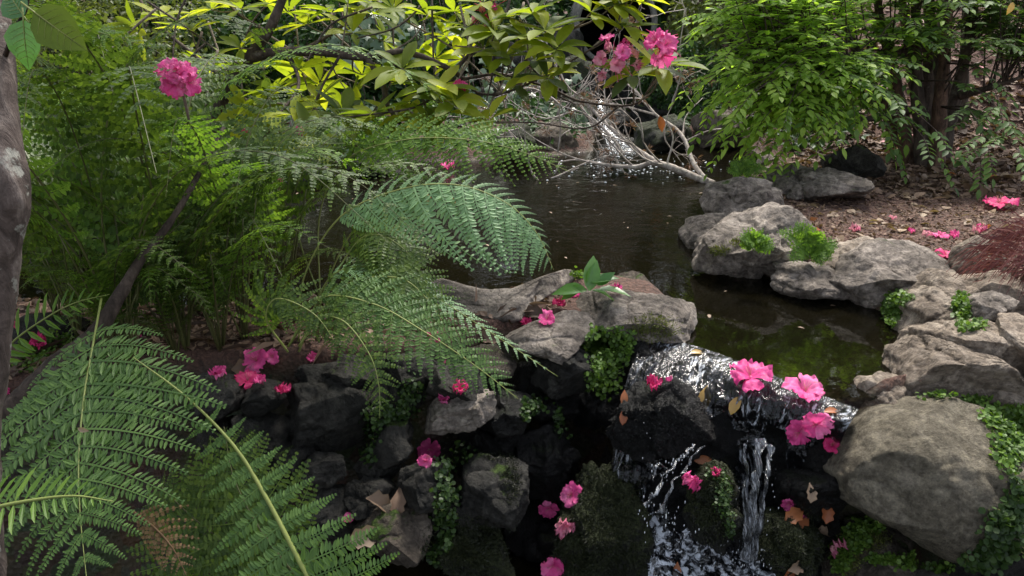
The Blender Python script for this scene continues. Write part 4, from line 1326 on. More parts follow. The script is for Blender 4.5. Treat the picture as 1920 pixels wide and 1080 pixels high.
# ------------------------------------------------------------------ trunk and big leaves at the left edge
mb = MB()
tp = px3([(-20, 1250, 1.3), (-42, 900, 1.25), (-30, 700, 1.2), (-8, 520, 1.18), (14, 370, 1.15), (-8, 250, 1.15), (-12, 100, 1.16), (-22, -120, 1.2), (-30, -500, 1.3), (20, -1000, 1.6), (60, -1500, 2.1)])
tt_ = spline(tp, 220)
V, q, t3 = tube(tt_, [42 * .00085, 36 * .00085, 38 * .00085, 36 * .0008, 42 * .0008, 32 * .0008, 28 * .0008, 24 * .0008, 20 * .0008], 40, .10, 3)
# a swollen knot with a hollow below it
kc = P(20, 372, t=1.12)
d = np.linalg.norm(V - kc, axis=1)
V = V + (np.array([1.0, -.25, 0]) * (.012 * np.exp(-(d / .035) ** 2))[:, None])
mb.V.append(V); mb.F4.append(q); mb.F3.append(t3); mb.n += len(V)
root = thing('tree', P(15, 1250, t=1.3), 'grey barked tree trunk with a swollen knot at the left edge of the picture', 'tree')
mb.V[0] = mb.V[0] - np.array(root.location)
mb.build('trunk', M['bark'], root)
rc_ = np.array(root.location)
mb = leaf_cloud(MB(), [(-.55, 2.85, 2.5), (-1.3, 2.7, 2.6), (-.1, 2.6, 2.7), (-1.2, 1.7, 2.7)], [(.7, .6, .3), (.7, .6, .3), (.6, .45, .25), (.7, .6, .3)], 2600, .085, T_OVAL, 66, .2, origin=rc_)  # unseen crown, placed to shade the left ferns but not the rhododendron
mb.build('shade_crown', M['shrub'], root, smooth=False)['kind'] = 'stuff'
mb = MB()
for e_ in [(-.5, 2.9, 2.5), (-1.3, 2.7, 2.6), (-.1, 2.6, 2.7), (-1.2, 1.7, 2.7)]:
    e_, s_ = np.array(e_), tp[-1]
    addtube(mb, spline([s_, (s_ + e_) / 2 + [0, 0, .1], e_], 12) - rc_, (.02, .012, .004), 6)
mb.build('limbs', M['bark'], root)  # limbs added to carry the unseen shading leaves
mb = MB()
addtube(mb, np.array(px3([(5, 120, 1.16), (25, 60, 1.12), (48, 20, 1.08), (60, -40, 1.05)])) - np.array(root.location), (.004, .002), 6)
mb.build('twig', M['bark_dark'], root)
LF = mesh('leaf', *T_WIDE, M['broad'])
LF2 = mesh('leaf', *T_WIDE, M['rhodo_dk'])
for (px, py, t, dx, dy, L, me) in [(44, 38, 1.05, -.05, -1, .066, LF), (64, 22, 1.03, .8, -.62, .078, LF2), (45, 30, 1.06, -.5, .6, .06, LF)]:
    O = P(px, py, t=t) - np.array(root.location)
    A = RT * dx + UP * dy + FW * .15
    link('leaf', me, root, mat4=frame4(O, A, -FW * .9 - U3 * .1, L, L * 1.1))

for o in [c for c in root.children if c.name.startswith('leaf')]:
    mb = MB()
    addtube(mb, [(-.25, 0, .02), (0, 0, .012), (.5, 0, -.02), (.97, 0, -.11)], (.018, .012, .003), 5)
    for k in range(6):
        a_ = .12 + .12 * k
        for sg in (-1, 1):
            addtube(mb, spline([(a_, 0, .004 - .12 * a_ * a_), (a_ + .09, sg * .15, .036 - .12 * (a_ + .09) ** 2), (a_ + .17, sg * .27 * (1 - k * .1), .05 - .12 * (a_ + .17) ** 2)], 5), (.006, .002), 3)
    v_ = mb.build('veins', M['rachis'], o)

# leaning dark branch on the left bank
bp = px3([(-30, 800, 1.75), (45, 745, 1.78), (110, 680, 1.82), (175, 630, 1.87), (215, 570, 1.9), (262, 490, 1.95), (330, 400, 2.0), (420, 240, 2.15)])
mb = MB()
addtube(mb, spline(bp, 80), (.026, .026, .025, .022, .017, .012, .009, .006), 14, .12, 5)
tag(mb.build('branch', M['bark_dark'], origin=bp[0]), 'thick dark branch leaning up out of the bottom left ferns', 'branch')

# ------------------------------------------------------------------ rhododendron
def rhodo_whorl(O, A, rg, n=8, L=.12, spread=1.15):
    """frames of the leaves round one shoot tip"""
    A = nrm(A)
    ref = nrm(np.cross(A, [.3, .5, .81]))
    ref2 = np.cross(A, ref)
    out = []
    for i in range(n):
        a = 2 * math.pi * (i + rg.uniform(-.25, .25)) / n
        rad = ref * math.cos(a) + ref2 * math.sin(a)
        sp = spread + rg.uniform(-.25, .25)
        D = nrm(rad * math.sin(sp) + A * math.cos(sp) - U3 * rg.uniform(.0, .35))
        Nn = nrm(A * math.sin(sp) - rad * math.cos(sp) + U3 * .35)
        l = L * rg.uniform(.7, 1.12)
        out.append((O + D * .006, D, Nn, l))
    return out


def px_tube(lst, radii, sides=8, rough=.1, seed=1, n=None):
    p = spline(px3(lst), n or len(lst) * 8)
    return tube(p, radii, sides, rough, seed)


rroot = thing('rhododendron', P(300, 560, z=.1), 'rhododendron with crooked dark limbs and yellow green leaf whorls over the pool', 'shrub')
RO = np.array(rroot.location)
LIMBS = [
    ([(330, 560, 3.2), (380, 300, 3.1), (430, 155, 3.0), (470, 105, 2.95), (510, 45, 2.9), (545, -40, 2.9)], (.035, .032, .027, .022, .018, .014)),
    ([(468, 108, 2.95), (520, 98, 2.9), (600, 97, 2.85), (680, 108, 2.85), (760, 98, 2.8), (840, 128, 2.8), (868, 148, 2.8)], (.022, .017, .014, .013, .011, .008)),
    ([(690, 110, 2.85), (718, 160, 2.8), (728, 200, 2.8), (755, 238, 2.78)], (.012, .012, .009, .006)),
    ([(868, 148, 2.8), (940, 140, 2.8), (1030, 165, 2.75), (1090, 190, 2.7), (1190, 195, 2.7), (1232, 140, 2.65)], (.006, .005, .004, .003)),
    ([(850, 135, 2.8), (900, 80, 2.85), (950, 20, 2.9), (960, -60, 2.95)], (.009, .007, .006, .004)),
    ([(730, 100, 2.82), (790, 180, 2.8), (800, 225, 2.78)], (.008, .006, .004)),
    ([(560, 98, 2.9), (640, 50, 3.0), (700, -20, 3.1)], (.008, .006, .004)),
    ([(430, 155, 3.0), (360, 100, 3.1), (280, 30, 3.2), (250, -40, 3.3)], (.009, .007, .005)),
    ([(500, 60, 2.92), (440, 20, 3.0), (400, -40, 3.1)], (.008, .006, .004)),
    ([(868, 150, 2.8), (900, 175, 2.75), (960, 170, 2.7), (1060, 120, 2.65), (1160, 60, 2.6)], (.005, .004, .003)),
    ([(540, 98, 2.9), (560, 160, 2.8), (520, 220, 2.7), (470, 300, 2.65)], (.008, .006, .004)),
    ([(640, 100, 2.85), (600, 170, 2.8), (580, 230, 2.75)], (.006, .004, .003)),
    ([(850, 150, 2.8), (780, 200, 2.7), (650, 220, 2.6)], (.005, .004, .003)),
    ([(960, -60, 2.95), (1010, 40, 2.8), (1060, 60, 2.7)], (.005, .004, .003)),
    ([(1160, 200, 2.7), (1100, 240, 2.7), (1000, 230, 2.65), (870, 228, 2.6)], (.004, .003, .002)),
]
limb_pts = []
for k, (lst, rad) in enumerate(LIMBS):
    V, q, t3 = px_tube(lst, rad, 10 if k < 3 else 7, .14, k)
    link('limb', mesh('limb', V - RO, q, M['bark_dark'], True, t3), rroot)
    limb_pts.append(spline(px3(lst), 40))
LP_ = np.concatenate(limb_pts)
rgt = random.Random(99)
for k in range(26):                                                       # thin bare shoots crossing the picture
    x0, y0 = rgt.uniform(230, 1000), rgt.uniform(-60, 120)
    x1, y1 = x0 + rgt.uniform(-160, 220), y0 + rgt.uniform(80, 230)
    t0 = rgt.uniform(2.7, 3.4)
    lst = [(x0, y0, t0), ((x0 + x1) / 2 + rgt.uniform(-25, 25), (y0 + y1) / 2 + rgt.uniform(-25, 25), t0 - .05), (x1, min(y1, 270), t0 - .1)]
    V, q, t3 = px_tube(lst, (.005, .004, .0025), 6, .14, k)
    link('shoot', mesh('shoot', V - RO, q, M['twig' if k % 2 else 'bark_dark'], True, t3), rroot)
WH = [(360, 60, 3.0), (400, 20, 3.0), (455, 20, 2.9), (470, 60, 3.1), (450, 90, 2.9), (500, 180, 2.8), (520, 165, 2.85), (560, 205, 2.8), (600, 190, 2.85), (640, 215, 2.75), (545, 215, 2.7),
      (575, 50, 3.0), (620, 20, 3.0), (660, 60, 2.9), (700, 30, 2.9), (740, 20, 3.0), (770, 60, 2.8), (800, 30, 2.9), (680, 140, 3.0), (730, 150, 2.9), (755, 130, 2.75), (790, 160, 2.8), (815, 165, 2.7),
      (825, 195, 2.7), (855, 185, 2.65), (700, 220, 2.7), (740, 215, 2.8), (780, 225, 2.75), (640, 230, 2.8), (905, 210, 2.6), (915, 228, 2.6), (880, 50, 2.8), (905, 95, 2.75), (930, 60, 2.7), (945, 105, 2.7),
      (960, 30, 2.75), (985, 70, 2.6), (1000, 25, 2.7), (1020, 55, 2.6), (1040, 90, 2.55), (1005, 115, 2.6), (1010, 140, 2.65), (1050, 110, 2.6), (1030, 150, 2.6), (1180, 5, 2.6),
      (1165, 50, 2.6), (1180, 145, 2.55), (1232, 128, 2.5), (1250, 120, 2.6), (590, 270, 2.6), (575, 262, 2.62), (440, 130, 3.1), (390, 130, 3.2), (500, 10, 3.1), (540, 20, 3.0), (620, 75, 3.1), (560, 130, 3.0), (850, 20, 2.9), (835, 70, 3.0),
      (300, 30, 3.2), (260, 60, 3.3), (660, 175, 3.1), (720, 75, 3.1), (500, 120, 3.2), (600, 150, 3.1), (655, 5, 2.8), (910, 5, 2.8), (960, 150, 2.7), (880, 140, 2.7), (820, 110, 3.1), (870, 110, 3.0), (470, 200, 3.0), (810, 240, 2.7), ]
WH = [w for k, w in enumerate(WH) if k % 13 != 3] + [(1155, 12, 2.6), (1190, 0, 2.6), (1105, 25, 2.6)]
rg = random.Random(7)
LR = [mesh('leaf', leaf_tpl([(0, .01), (.1, .05), (.3, .125 + .02 * k), (.55, .165 + .02 * k), (.78, .13 + .015 * k), (.93, .055), (1, .004)], .15 + .2 * k, -.08 - .1 * k)[0], T_RHODO[1], M['rhodo']) for k in range(3)]
LRD = mesh('leaf', *T_RHODO, M['rhodo_dk'])
leafq, twigs = [], MB()
SHOOTS = []
for (px, py, t) in WH:
    O = P(px + rg.uniform(-4, 4), py + rg.uniform(-4, 4), t=t)
    d = np.linalg.norm(LP_ - O, axis=1)
    # run the twig to a limb point that is not the very closest, so that shoots leave at an angle
    near = LP_[np.argsort(d)[rg.randrange(0, 12)]]
    A = nrm(O - near + U3 * .08 - FW * .05)
    ln = np.linalg.norm(O - near)
    mid = near + (O - near) * .55 + np.array([rg.uniform(-1, 1), rg.uniform(-1, 1), -.6]) * ln * .12
    addtube(twigs, spline([near, mid, O], 10) - RO, (.0042, .003, .0022), 6, .1, 3)
    SHOOTS.append((O, A))
    leafq += rhodo_whorl(O, A * .6 + U3 * .5, rg, rg.choice((7, 8, 9, 10)), rg.uniform(.125, .155))
twigs.build('twigs', M['twig'], rroot)['kind'] = 'stuff'
dist = [np.dot(q[0] - CAM, FW) for q in leafq]
order = sorted(range(len(leafq)), key=lambda i: dist[i])
for r_, i in enumerate(order[:298]):
    O, D, Nn, l = leafq[i]
    link('leaf', LRD if rg.random() < .24 else rg.choice(LR), rroot, mat4=frame4(O - RO, D, Nn, l))
rest = [leafq[i] for i in order[298:]]
if rest:
    mb = MB()
    mb.add(*place(T_RHODO, [q[0] - RO for q in rest], [q[1] for q in rest], [q[2] for q in rest], [q[3] for q in rest]))
    o = mb.build('leaves', M['rhodo'], rroot)
    o['kind'] = 'stuff'


def bush(name, label, cat, centers, radii, n, size, mat, tpl=T_OVAL, seed=1, stems=10, group=None, shell=.5, bark='bark_dark'):
    C = np.asarray(centers, float).reshape(-1, 3)
    R = np.asarray(radii, float).reshape(-1, 3)
    base = C.mean(0).copy()
    base[2] = float(height(base[0], base[1]))
    root = thing(name, base, label, cat, group)
    mb = leaf_cloud(MB(), C, R, n, size, tpl, seed, shell, origin=base)
    o = mb.build('foliage', M[mat], root, smooth=False)
    o['kind'] = 'stuff'
    if stems:
        rg = np.random.default_rng(seed + 5)
        st = MB()
        for i in range(stems):
            j = rg.integers(len(C))
            e = C[j] + nrm(rg.normal(0, 1, 3)) * R[j] * .75 - base
            s = np.array([e[0] * .15, e[1] * .15, -.03])
            mid = s + (e - s) * .5 + rg.normal(0, .05, 3) * np.linalg.norm(e)
            r0 = .012 * np.linalg.norm(e)
            addtube(st, spline([s, mid, e], 10), (r0, r0 * .6, r0 * .25), 6, .1, int(i))
        st.build('stems', M[bark], root)['kind'] = 'stuff'
    return root


def pxb(lst):
    """(px, py, depth, half width px, half height px, half depth m) -> centres and radii"""
    C = [P(a, b, t=t) for a, b, t, *_ in lst]
    R = [(w * PXM * t, dd, h * PXM * t) for a, b, t, w, h, dd in lst]
    return C, R


GB = 'shrubs massed on the far bank'
for i, (nm, lab, cat, lst, n, size, mat, tpl, stems) in enumerate([
        ('evergreen_shrub', 'dense dark small leaved evergreen under the culvert at the right', 'shrub', [(1260, 150, 6.9, 90, 75, .5), (1190, 130, 7.3, 50, 40, .3)], 9000, .04, 'hedge', T_OVAL, 8),
        ('evergreen_shrub', 'dark evergreen on the far bank left of the culvert', 'shrub', [(960, 90, 8.0, 110, 90, .5), (850, 60, 8.0, 100, 90, .5)], 9000, .06, 'hedge', T_OVAL, 8),
        ('moss_mound', 'bright green clipped looking moss mound behind the pink bud', 'plant', [(700, 258, 5.6, 70, 36, .3), (610, 265, 5.5, 60, 34, .3), (850, 215, 6.2, 60, 30, .3)], 14000, .022, 'tears', T_ROUND, 0),
        ('evergreen_shrub', 'dark leafy mass behind the rhododendron limbs', 'shrub', [(640, 100, 7.0, 150, 130, .6), (430, 110, 7.0, 120, 120, .5), (760, 130, 7.2, 80, 90, .4)], 15000, .07, 'hedge', T_OVAL, 12),
        ('azalea', 'azalea with small red flowers at the top right of the culvert', 'shrub', [(1320, 20, 7.0, 65, 70, .4), (1400, 0, 7.2, 80, 80, .5)], 5000, .06, 'olive', T_OVAL, 10),
        ('twiggy_shrub', 'twiggy olive green shrub filling the upper left distance', 'shrub', [(300, 180, 6.0, 140, 110, .6), (130, 120, 6.0, 130, 140, .6), (250, 40, 6.5, 160, 90, .6)], 9000, .055, 'olive', T_OVAL, 60),
        ('evergreen_shrub', 'low green growth on the left shore behind the tall ferns', 'shrub', [(120, 260, 5.6, 120, 60, .4), (330, 280, 5.5, 110, 45, .4), (480, 250, 5.8, 90, 50, .4)], 8000, .05, 'olive', T_OVAL, 8),
        ('evergreen_shrub', 'sunlit leafy shrub seen through the gaps above the mulch bank', 'shrub', [(1560, 120, 7.6, 140, 90, .5), (1700, 60, 8.0, 150, 90, .5), (1450, 190, 7.0, 60, 60, .4)], 8000, .06, 'shrub_lit', T_OVAL, 8),
        ('evergreen_shrub', 'leafy shrub high on the hillside at the right edge', 'shrub', [(1850, 40, 8.6, 130, 60, .5), (1960, 60, 8.6, 60, 90, .5)], 4000, .07, 'shrub', T_OVAL, 8)]):
    C, R = pxb(lst)
    bush(nm, lab, cat, C, R, n, size, mat, tpl, 200 + i, stems, GB if nm == 'evergreen_shrub' else None)

gx, gy = np.random.default_rng(5).uniform(-6, 2.4, 30000), np.random.default_rng(6).uniform(5.2, 9.2, 30000)
k_ = seg_dist(gx, gy, POOL) > .08
gx, gy = gx[k_], gy[k_]
gz = height(gx, gy)
gO = np.stack([gx, gy, gz + .04 * fbm(np.stack([gx * 3, gy * 3, gx * 0], -1), 2, 4) + .03], -1)
rgx = np.random.default_rng(9)
gA = nrm(rgx.normal(0, 1, gO.shape) * [1, 1, .5])
MBg = MB().add(*place(T_OVAL, gO, gA, nrm(rgx.normal(0, .5, gO.shape) + [0, -.3, 1]), .07 * rgx.uniform(.5, 1.3, len(gO))))
tag(MBg.build('ground_cover', M['hedge'], smooth=False), kind='stuff')

C_, R__ = pxb([(180, 250, 3.3, 130, 90, .35), (380, 270, 3.3, 120, 80, .3), (120, 380, 2.9, 90, 60, .25), (430, 400, 3.0, 90, 50, .25)])
bush('leafy_undergrowth', 'fine leaved undergrowth growing up between the tall ferns on the left', 'undergrowth', C_, R__, 7500, .045, 'shrub', T_OVAL, 91, 16, None, .1)

# tall trees that close the view behind, and the trees whose crowns shade the left bank
for i, (x, y, z, rx, rz, mat, lab) in enumerate([
        (-6.2, 8.5, 1.8, 1.9, 2.2, 'olive', 'dark tree beyond the left shore, at the far left'), (-3.4, 10.0, 2.2, 1.9, 2.4, 'hedge', 'dark tree behind the twiggy olive shrub'),
        (-.6, 10.4, 2.4, 1.8, 2.6, 'hedge', 'dark tree behind the rhododendron and the far hedge'), (2.2, 10.6, 2.4, 1.8, 2.6, 'hedge', 'dark tree directly above the culvert'),
        (5.0, 10.6, 2.8, 1.9, 2.6, 'hedge', 'dark tree behind the big green shrub'), (7.8, 9.4, 3.0, 1.9, 2.6, 'shrub', 'dark tree on the hillside at the far right'),
        (-6.0, 5.0, 1.6, 1.4, 2.0, 'hedge', 'dark tree left of the pool behind the grey trunk')]):
    C = [(x, y, z), (x + .5, y + .3, z + rz * .5), (x - .6, y - .2, z - rz * .35)]
    R = [(rx, .9, rz), (rx * .8, .8, rz * .8), (rx * .8, .8, rz * .7)]
    bush('tree', lab, 'tree', C, R, 17000, .15, mat, T_OVAL, 300 + i, 8, 'dark trees closing the view')

# ------------------------------------------------------------------ culvert, headwall
cc = P(1155, 45, t=7.6)
root = thing('culvert', cc, 'round concrete culvert pipe with a black opening at the top of the picture', 'culvert')
a = np.linspace(0, 2 * math.pi, 48, endpoint=False)
ri, ro = 68 * PXM * 7.6, 78 * PXM * 7.6
prof = [(ri, .9), (ri, -.0), (ri + .01, -.02), (ro - .01, -.02), (ro, 0), (ro, .9)]
V = np.array([[r * math.cos(t), y, r * math.sin(t)] for r, y in prof for t in a])
i = np.arange(len(prof) - 1)[:, None] * 48
j = np.arange(48)[None]
F = np.stack([i + j, i + (j + 1) % 48, i + 48 + (j + 1) % 48, i + 48 + j], -1).reshape(-1, 4)
link('pipe', mesh('pipe', V, F, M['concrete']), root)
V = np.array([[ri * .995 * math.cos(t), y, ri * .995 * math.sin(t)] for y in (.04, 1.8) for t in a] + [[0, 1.8, 0]])
F = np.stack([np.arange(48), (np.arange(48) + 1) % 48, 48 + (np.arange(48) + 1) % 48, 48 + np.arange(48)], -1)
F3 = np.stack([48 + np.arange(48), 48 + (np.arange(48) + 1) % 48, np.full(48, 96)], -1)
link('pipe_inner_dark', mesh('pipe_inner_dark', V, F, M['black'], True, F3), root)  # black sleeve added inside; the opening's darkness is put into its colour
# rough headwall stones round it
rg = random.Random(3)
hw = [((1060, 150), 60), ((1120, 165), 50), ((1050, 80), 45), ((1240, 120), 40), ((1055, 20), 50), ((1180, 175), 60), ((1090, 215), 60), ((1010, 200), 60), ((930, 200), 60), ((880, 235), 55), ((1220, 215), 55), ((960, 130), 60), ((1010, 110), 55)]
hn = ['directly below the left side of the pipe', 'directly below the pipe', 'beside the left rim of the pipe', 'beside the lower right rim of the pipe', 'at the upper left rim of the pipe', 'at the right of the trickle under the pipe',
      'beside the top of the little waterfall', 'left of the little waterfall under ivy', 'under hanging ivy left of the waterfall', 'lowest, at the left end under ivy', 'right of the little waterfall in the dark', 'high in the bank between ivy strands', 'in the bank midway between ivy and pipe']
for k, ((px, py), r) in enumerate(hw):
    ol = [(px + r * math.cos(t) * rg.uniform(.8, 1.15), py + .75 * r * math.sin(t) * rg.uniform(.8, 1.1)) for t in np.linspace(0, 2 * math.pi, 9)[:-1]]
    c0 = P(px, py, t=7.7 - py / 260)
    rock('rock', 'dark bank stone ' + hn[k], ol, c0[2], .25, 'rock_shade' if k % 3 else 'rock_moss', 'stones of the bank round the culvert', res=14, seed=400 + k)

# ------------------------------------------------------------------ ivy
IVYL = mesh('leaf', *T_IVY, M['ivy'])
rg = random.Random(13)


def ivy(label, boxes, n, L):
    base = P(boxes[0][0], boxes[0][1], t=boxes[0][4])
    root = thing('ivy', base, label, 'ivy', 'ivy on the far bank')
    st = MB()
    for i in range(n):
        x0, y0, x1, y1, t = rg.choice(boxes)
        px, py = rg.uniform(x0, x1), rg.uniform(y0, y1)
        O = P(px, py, t=t + rg.uniform(-.12, .12))
        A = nrm(-U3 * rg.uniform(.2, 1) + RT * rg.uniform(-1, 1) - FW * rg.uniform(0, .5))
        Nn = nrm(-FW * rg.uniform(.4, 1) + U3 * rg.uniform(.2, 1) + RT * rg.uniform(-.5, .5))
        link('leaf', IVYL, root, mat4=frame4(O - base, A, Nn, L * rg.uniform(.7, 1.3)))
        if i % 4 == 0:
            addtube(st, spline([O - base + U3 * .25 + FW * .05, O - base + RT * .03 + U3 * .1 + FW * .02, O - base + FW * .01], 6), (.004, .002), 5)
    st.build('stems', M['bark_dark'], root)['kind'] = 'stuff'


ivy('ivy with pale grey green leaves beside the small pink bud on the far shore', [(500, 235, 570, 330, 4.6), (470, 270, 560, 345, 4.8), (540, 200, 590, 300, 4.9)], 90, .075)
ivy('ivy strands hanging down the dark bank behind the long rhododendron limb', [(690, 10, 780, 110, 6.2), (620, 30, 700, 120, 6.2), (780, 40, 860, 120, 6.3)], 120, .085)
ivy('ivy round the trickle and stones left of the little waterfall', [(860, 110, 1000, 210, 6.6), (960, 140, 1100, 240, 6.6), (1010, 200, 1110, 270, 6.2)], 150, .075)
ivy('ivy under the fern tips along the far water edge', [(780, 240, 960, 300, 5.5), (640, 200, 760, 300, 5.2), (840, 150, 920, 220, 6.0)], 110, .06)

# ------------------------------------------------------------------ the big green shrub on the right bank
sb = P(1745, 335, z=.12)
sroot = thing('shrub', sb, 'big green shrub with many upright stems on the mulch bank, tips hanging over the water', 'shrub')
rg = random.Random(21)
STEMS = []
for k, (bx, mx, my, tx, dr) in enumerate([(1715, 1690, 200, 1640, .0), (1730, 1720, 180, 1715, -.1), (1742, 1738, 170, 1745, .05), (1752, 1765, 170, 1780, -.15), (1760, 1800, 150, 1830, .1), (1735, 1755, 120, 1735, .2), (1725, 1650, 190, 1560, .15),
                                          (1800, 1805, 200, 1812, .6), (1795, 1780, 200, 1760, .7), (1748, 1712, 140, 1690, .25)]):
    t0 = 4.85 + dr
    lst = [(bx, 345 - dr * 30, t0), ((bx + mx) / 2 + rg.uniform(-6, 6), (335 + my) / 2, t0 - .05), (mx, my, t0 - .1), ((mx + tx) / 2, my / 2, t0 - .15), (tx, -40, t0 - .2), (tx + (tx - mx) * .6, -420, t0 - .3)]
    p = spline(px3(lst), 50)
    STEMS.append(p)
    V, q, t3 = tube(p, (.055, .045, .038, .03, .022, .010), 9, .16, k)
    link('stem', mesh('stem', V - np.array(sb), q, M['bark_red' if k % 3 == 0 else 'bark_dark'], True, t3), sroot)
for k, lst in enumerate([[(1735, 200, 4.75), (1660, 215, 4.6), (1580, 235, 4.5), (1520, 245, 4.4)], [(1735, 90, 4.75), (1640, 110, 4.5), (1530, 150, 4.2), (1440, 200, 4.1)], [(1800, 180, 4.8), (1870, 160, 4.6), (1960, 130, 4.5)]]):
    V, q, t3 = px_tube(lst, (.028, .02, .012, .007), 8, .1, k)
    link('limb', mesh('limb', V - np.array(sb), q, M['bark_dark'], True, t3), sroot)
    STEMS.append(spline(px3(lst), 40))
SP = np.concatenate(STEMS)
SP = SP[SP[:, 2] > .45]
SPRAYS = []
poly = [(1290, -130), (2000, -130), (2000, 130), (1890, 90), (1840, 80), (1700, 80), (1660, 160), (1600, 235), (1500, 255), (1440, 270), (1400, 250), (1370, 200), (1330, 150), (1310, 90), (1340, 0)]
pa = np.array(poly, float)


def inpoly(x, y, poly):
    return seg_dist(np.array([float(x)]), np.array([float(y)]), poly)[0] < 0


while len(SPRAYS) < 360:
    x, y = rg.uniform(1270, 2000), rg.uniform(-130, 310)
    if not inpoly(x, y, poly):
        continue
    left = max(0, min(1, (1720 - x) / 400))
    t = 4.6 - left * .7 + rg.uniform(-.45, .4)
    SPRAYS.append((x, y, t))
SPRAYS += [(1840, 330, 3.9), (1815, 300, 3.95), (1860, 300, 3.9), (1905, 240, 3.9), (1925, 300, 3.8), (1690, 290, 4.2), (1670, 262, 4.2), (1700, 230, 4.2), (1880, 210, 4.0), (1775, 310, 4.0), (1400, 300, 3.9), (1425, 325, 3.9), (1460, 300, 3.9), (1355, 240, 4.0), (1480, 325, 4.0), (1300, 60, 3.9), (1290, 110, 3.9), (1310, 150, 3.9), (1290, 185, 4.0), (1330, 190, 3.9), (1320, 225, 4.0), (1305, 20, 3.9), (1350, 280, 4.0), (1380, 215, 3.9)]
lO, lA, lN, lL, lit = [], [], [], [], []
tw = MB()
for (x, y, t) in SPRAYS:
    e = P(x, y, t=t)
    d = np.linalg.norm((SP - e) * [1, 1, .6], axis=1) + 0.5 * np.maximum(0, SP[:, 2] - e[2] - .5)
    s = SP[np.argsort(d)[rg.randrange(0, 25)]]
    ln = np.linalg.norm(e - s)
    mid = s + (e - s) * .55 + U3 * ln * rg.uniform(.08, .2) + np.array([rg.uniform(-1, 1), rg.uniform(-1, 1), 0]) * ln * .08
    p = spline([s, mid, e], 24)
    addtube(tw, p[::3] - np.array(sb), (.006, .0035, .0015), 5)
    T = nrm(np.gradient(p, axis=0))
    n = int(8 + ln * 7)
    for side_tw in range(5):
        # small side twigs carrying opposite leaves
        k = int(24 * (.35 + .6 * side_tw / 4)) - 1
        base = p[k]
        if side_tw < 4:
            sd = nrm(np.cross(T[k], U3)) * (1 if side_tw % 2 else -1)
            D = nrm(T[k] * .8 + sd * rg.uniform(.5, 1.2) + U3 * rg.uniform(-.3, .25))
        else:
            D = nrm(T[k] - U3 * .2)
        L0 = rg.uniform(.12, .22)
        addtube(tw, spline([base, base + D * L0 * .6, base + D * L0 - U3 * .03], 4) - np.array(sb), (.0018, .0008), 3)
        for m_ in range(6):
            u = (m_ + .6) / 6
            q = base + D * L0 * u - U3 * .03 * u * u
            S2 = nrm(np.cross(D, U3))
            for sg in ((-1, 1) if m_ < 5 else (0,)):
                A = nrm(S2 * sg * .9 + D * (.6 if sg else 1) - U3 * rg.uniform(-.05, .35))
                lO.append(q)
                lA.append(A)
                lN.append(nrm(U3 + np.array([rg.uniform(-.4, .4), rg.uniform(-.6, .1), 0])))
                lL.append(rg.uniform(.032, .064) * (1.0 if m_ < 5 else 1.15))
                lit.append(x + .5 * y + rg.uniform(-170, 170) < 1740)  # leaves towards the lit left side get the sunlit colour
lO, lA, lN, lL, lit = np.array(lO), np.array(lA), np.array(lN), np.array(lL), np.array(lit)
tw.build('twigs', M['bark_dark'], sroot)['kind'] = 'stuff'
dd = (lO - CAM) @ FW
ppx = 960 + (lO - CAM)[:, 0] / dd / PXM
ppy = 540 - ((lO - CAM) @ UP) / dd / PXM
vis = (ppx > 1200) & (ppx < 1920) & (ppy > 0)
score = np.where(vis, lL / dd, 0)
big = np.argsort(-score)[:298]
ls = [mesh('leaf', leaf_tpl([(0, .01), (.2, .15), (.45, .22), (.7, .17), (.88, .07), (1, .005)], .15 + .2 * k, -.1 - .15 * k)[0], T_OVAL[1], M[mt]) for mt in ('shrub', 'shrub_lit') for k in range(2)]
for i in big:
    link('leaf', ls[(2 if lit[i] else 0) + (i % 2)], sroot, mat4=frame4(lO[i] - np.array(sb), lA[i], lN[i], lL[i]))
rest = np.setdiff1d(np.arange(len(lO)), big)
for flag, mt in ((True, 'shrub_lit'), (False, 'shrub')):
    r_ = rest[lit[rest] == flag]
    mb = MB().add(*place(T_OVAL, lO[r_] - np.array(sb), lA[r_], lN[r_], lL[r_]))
    mb.build('leaves', M[mt], sroot)['kind'] = 'stuff'

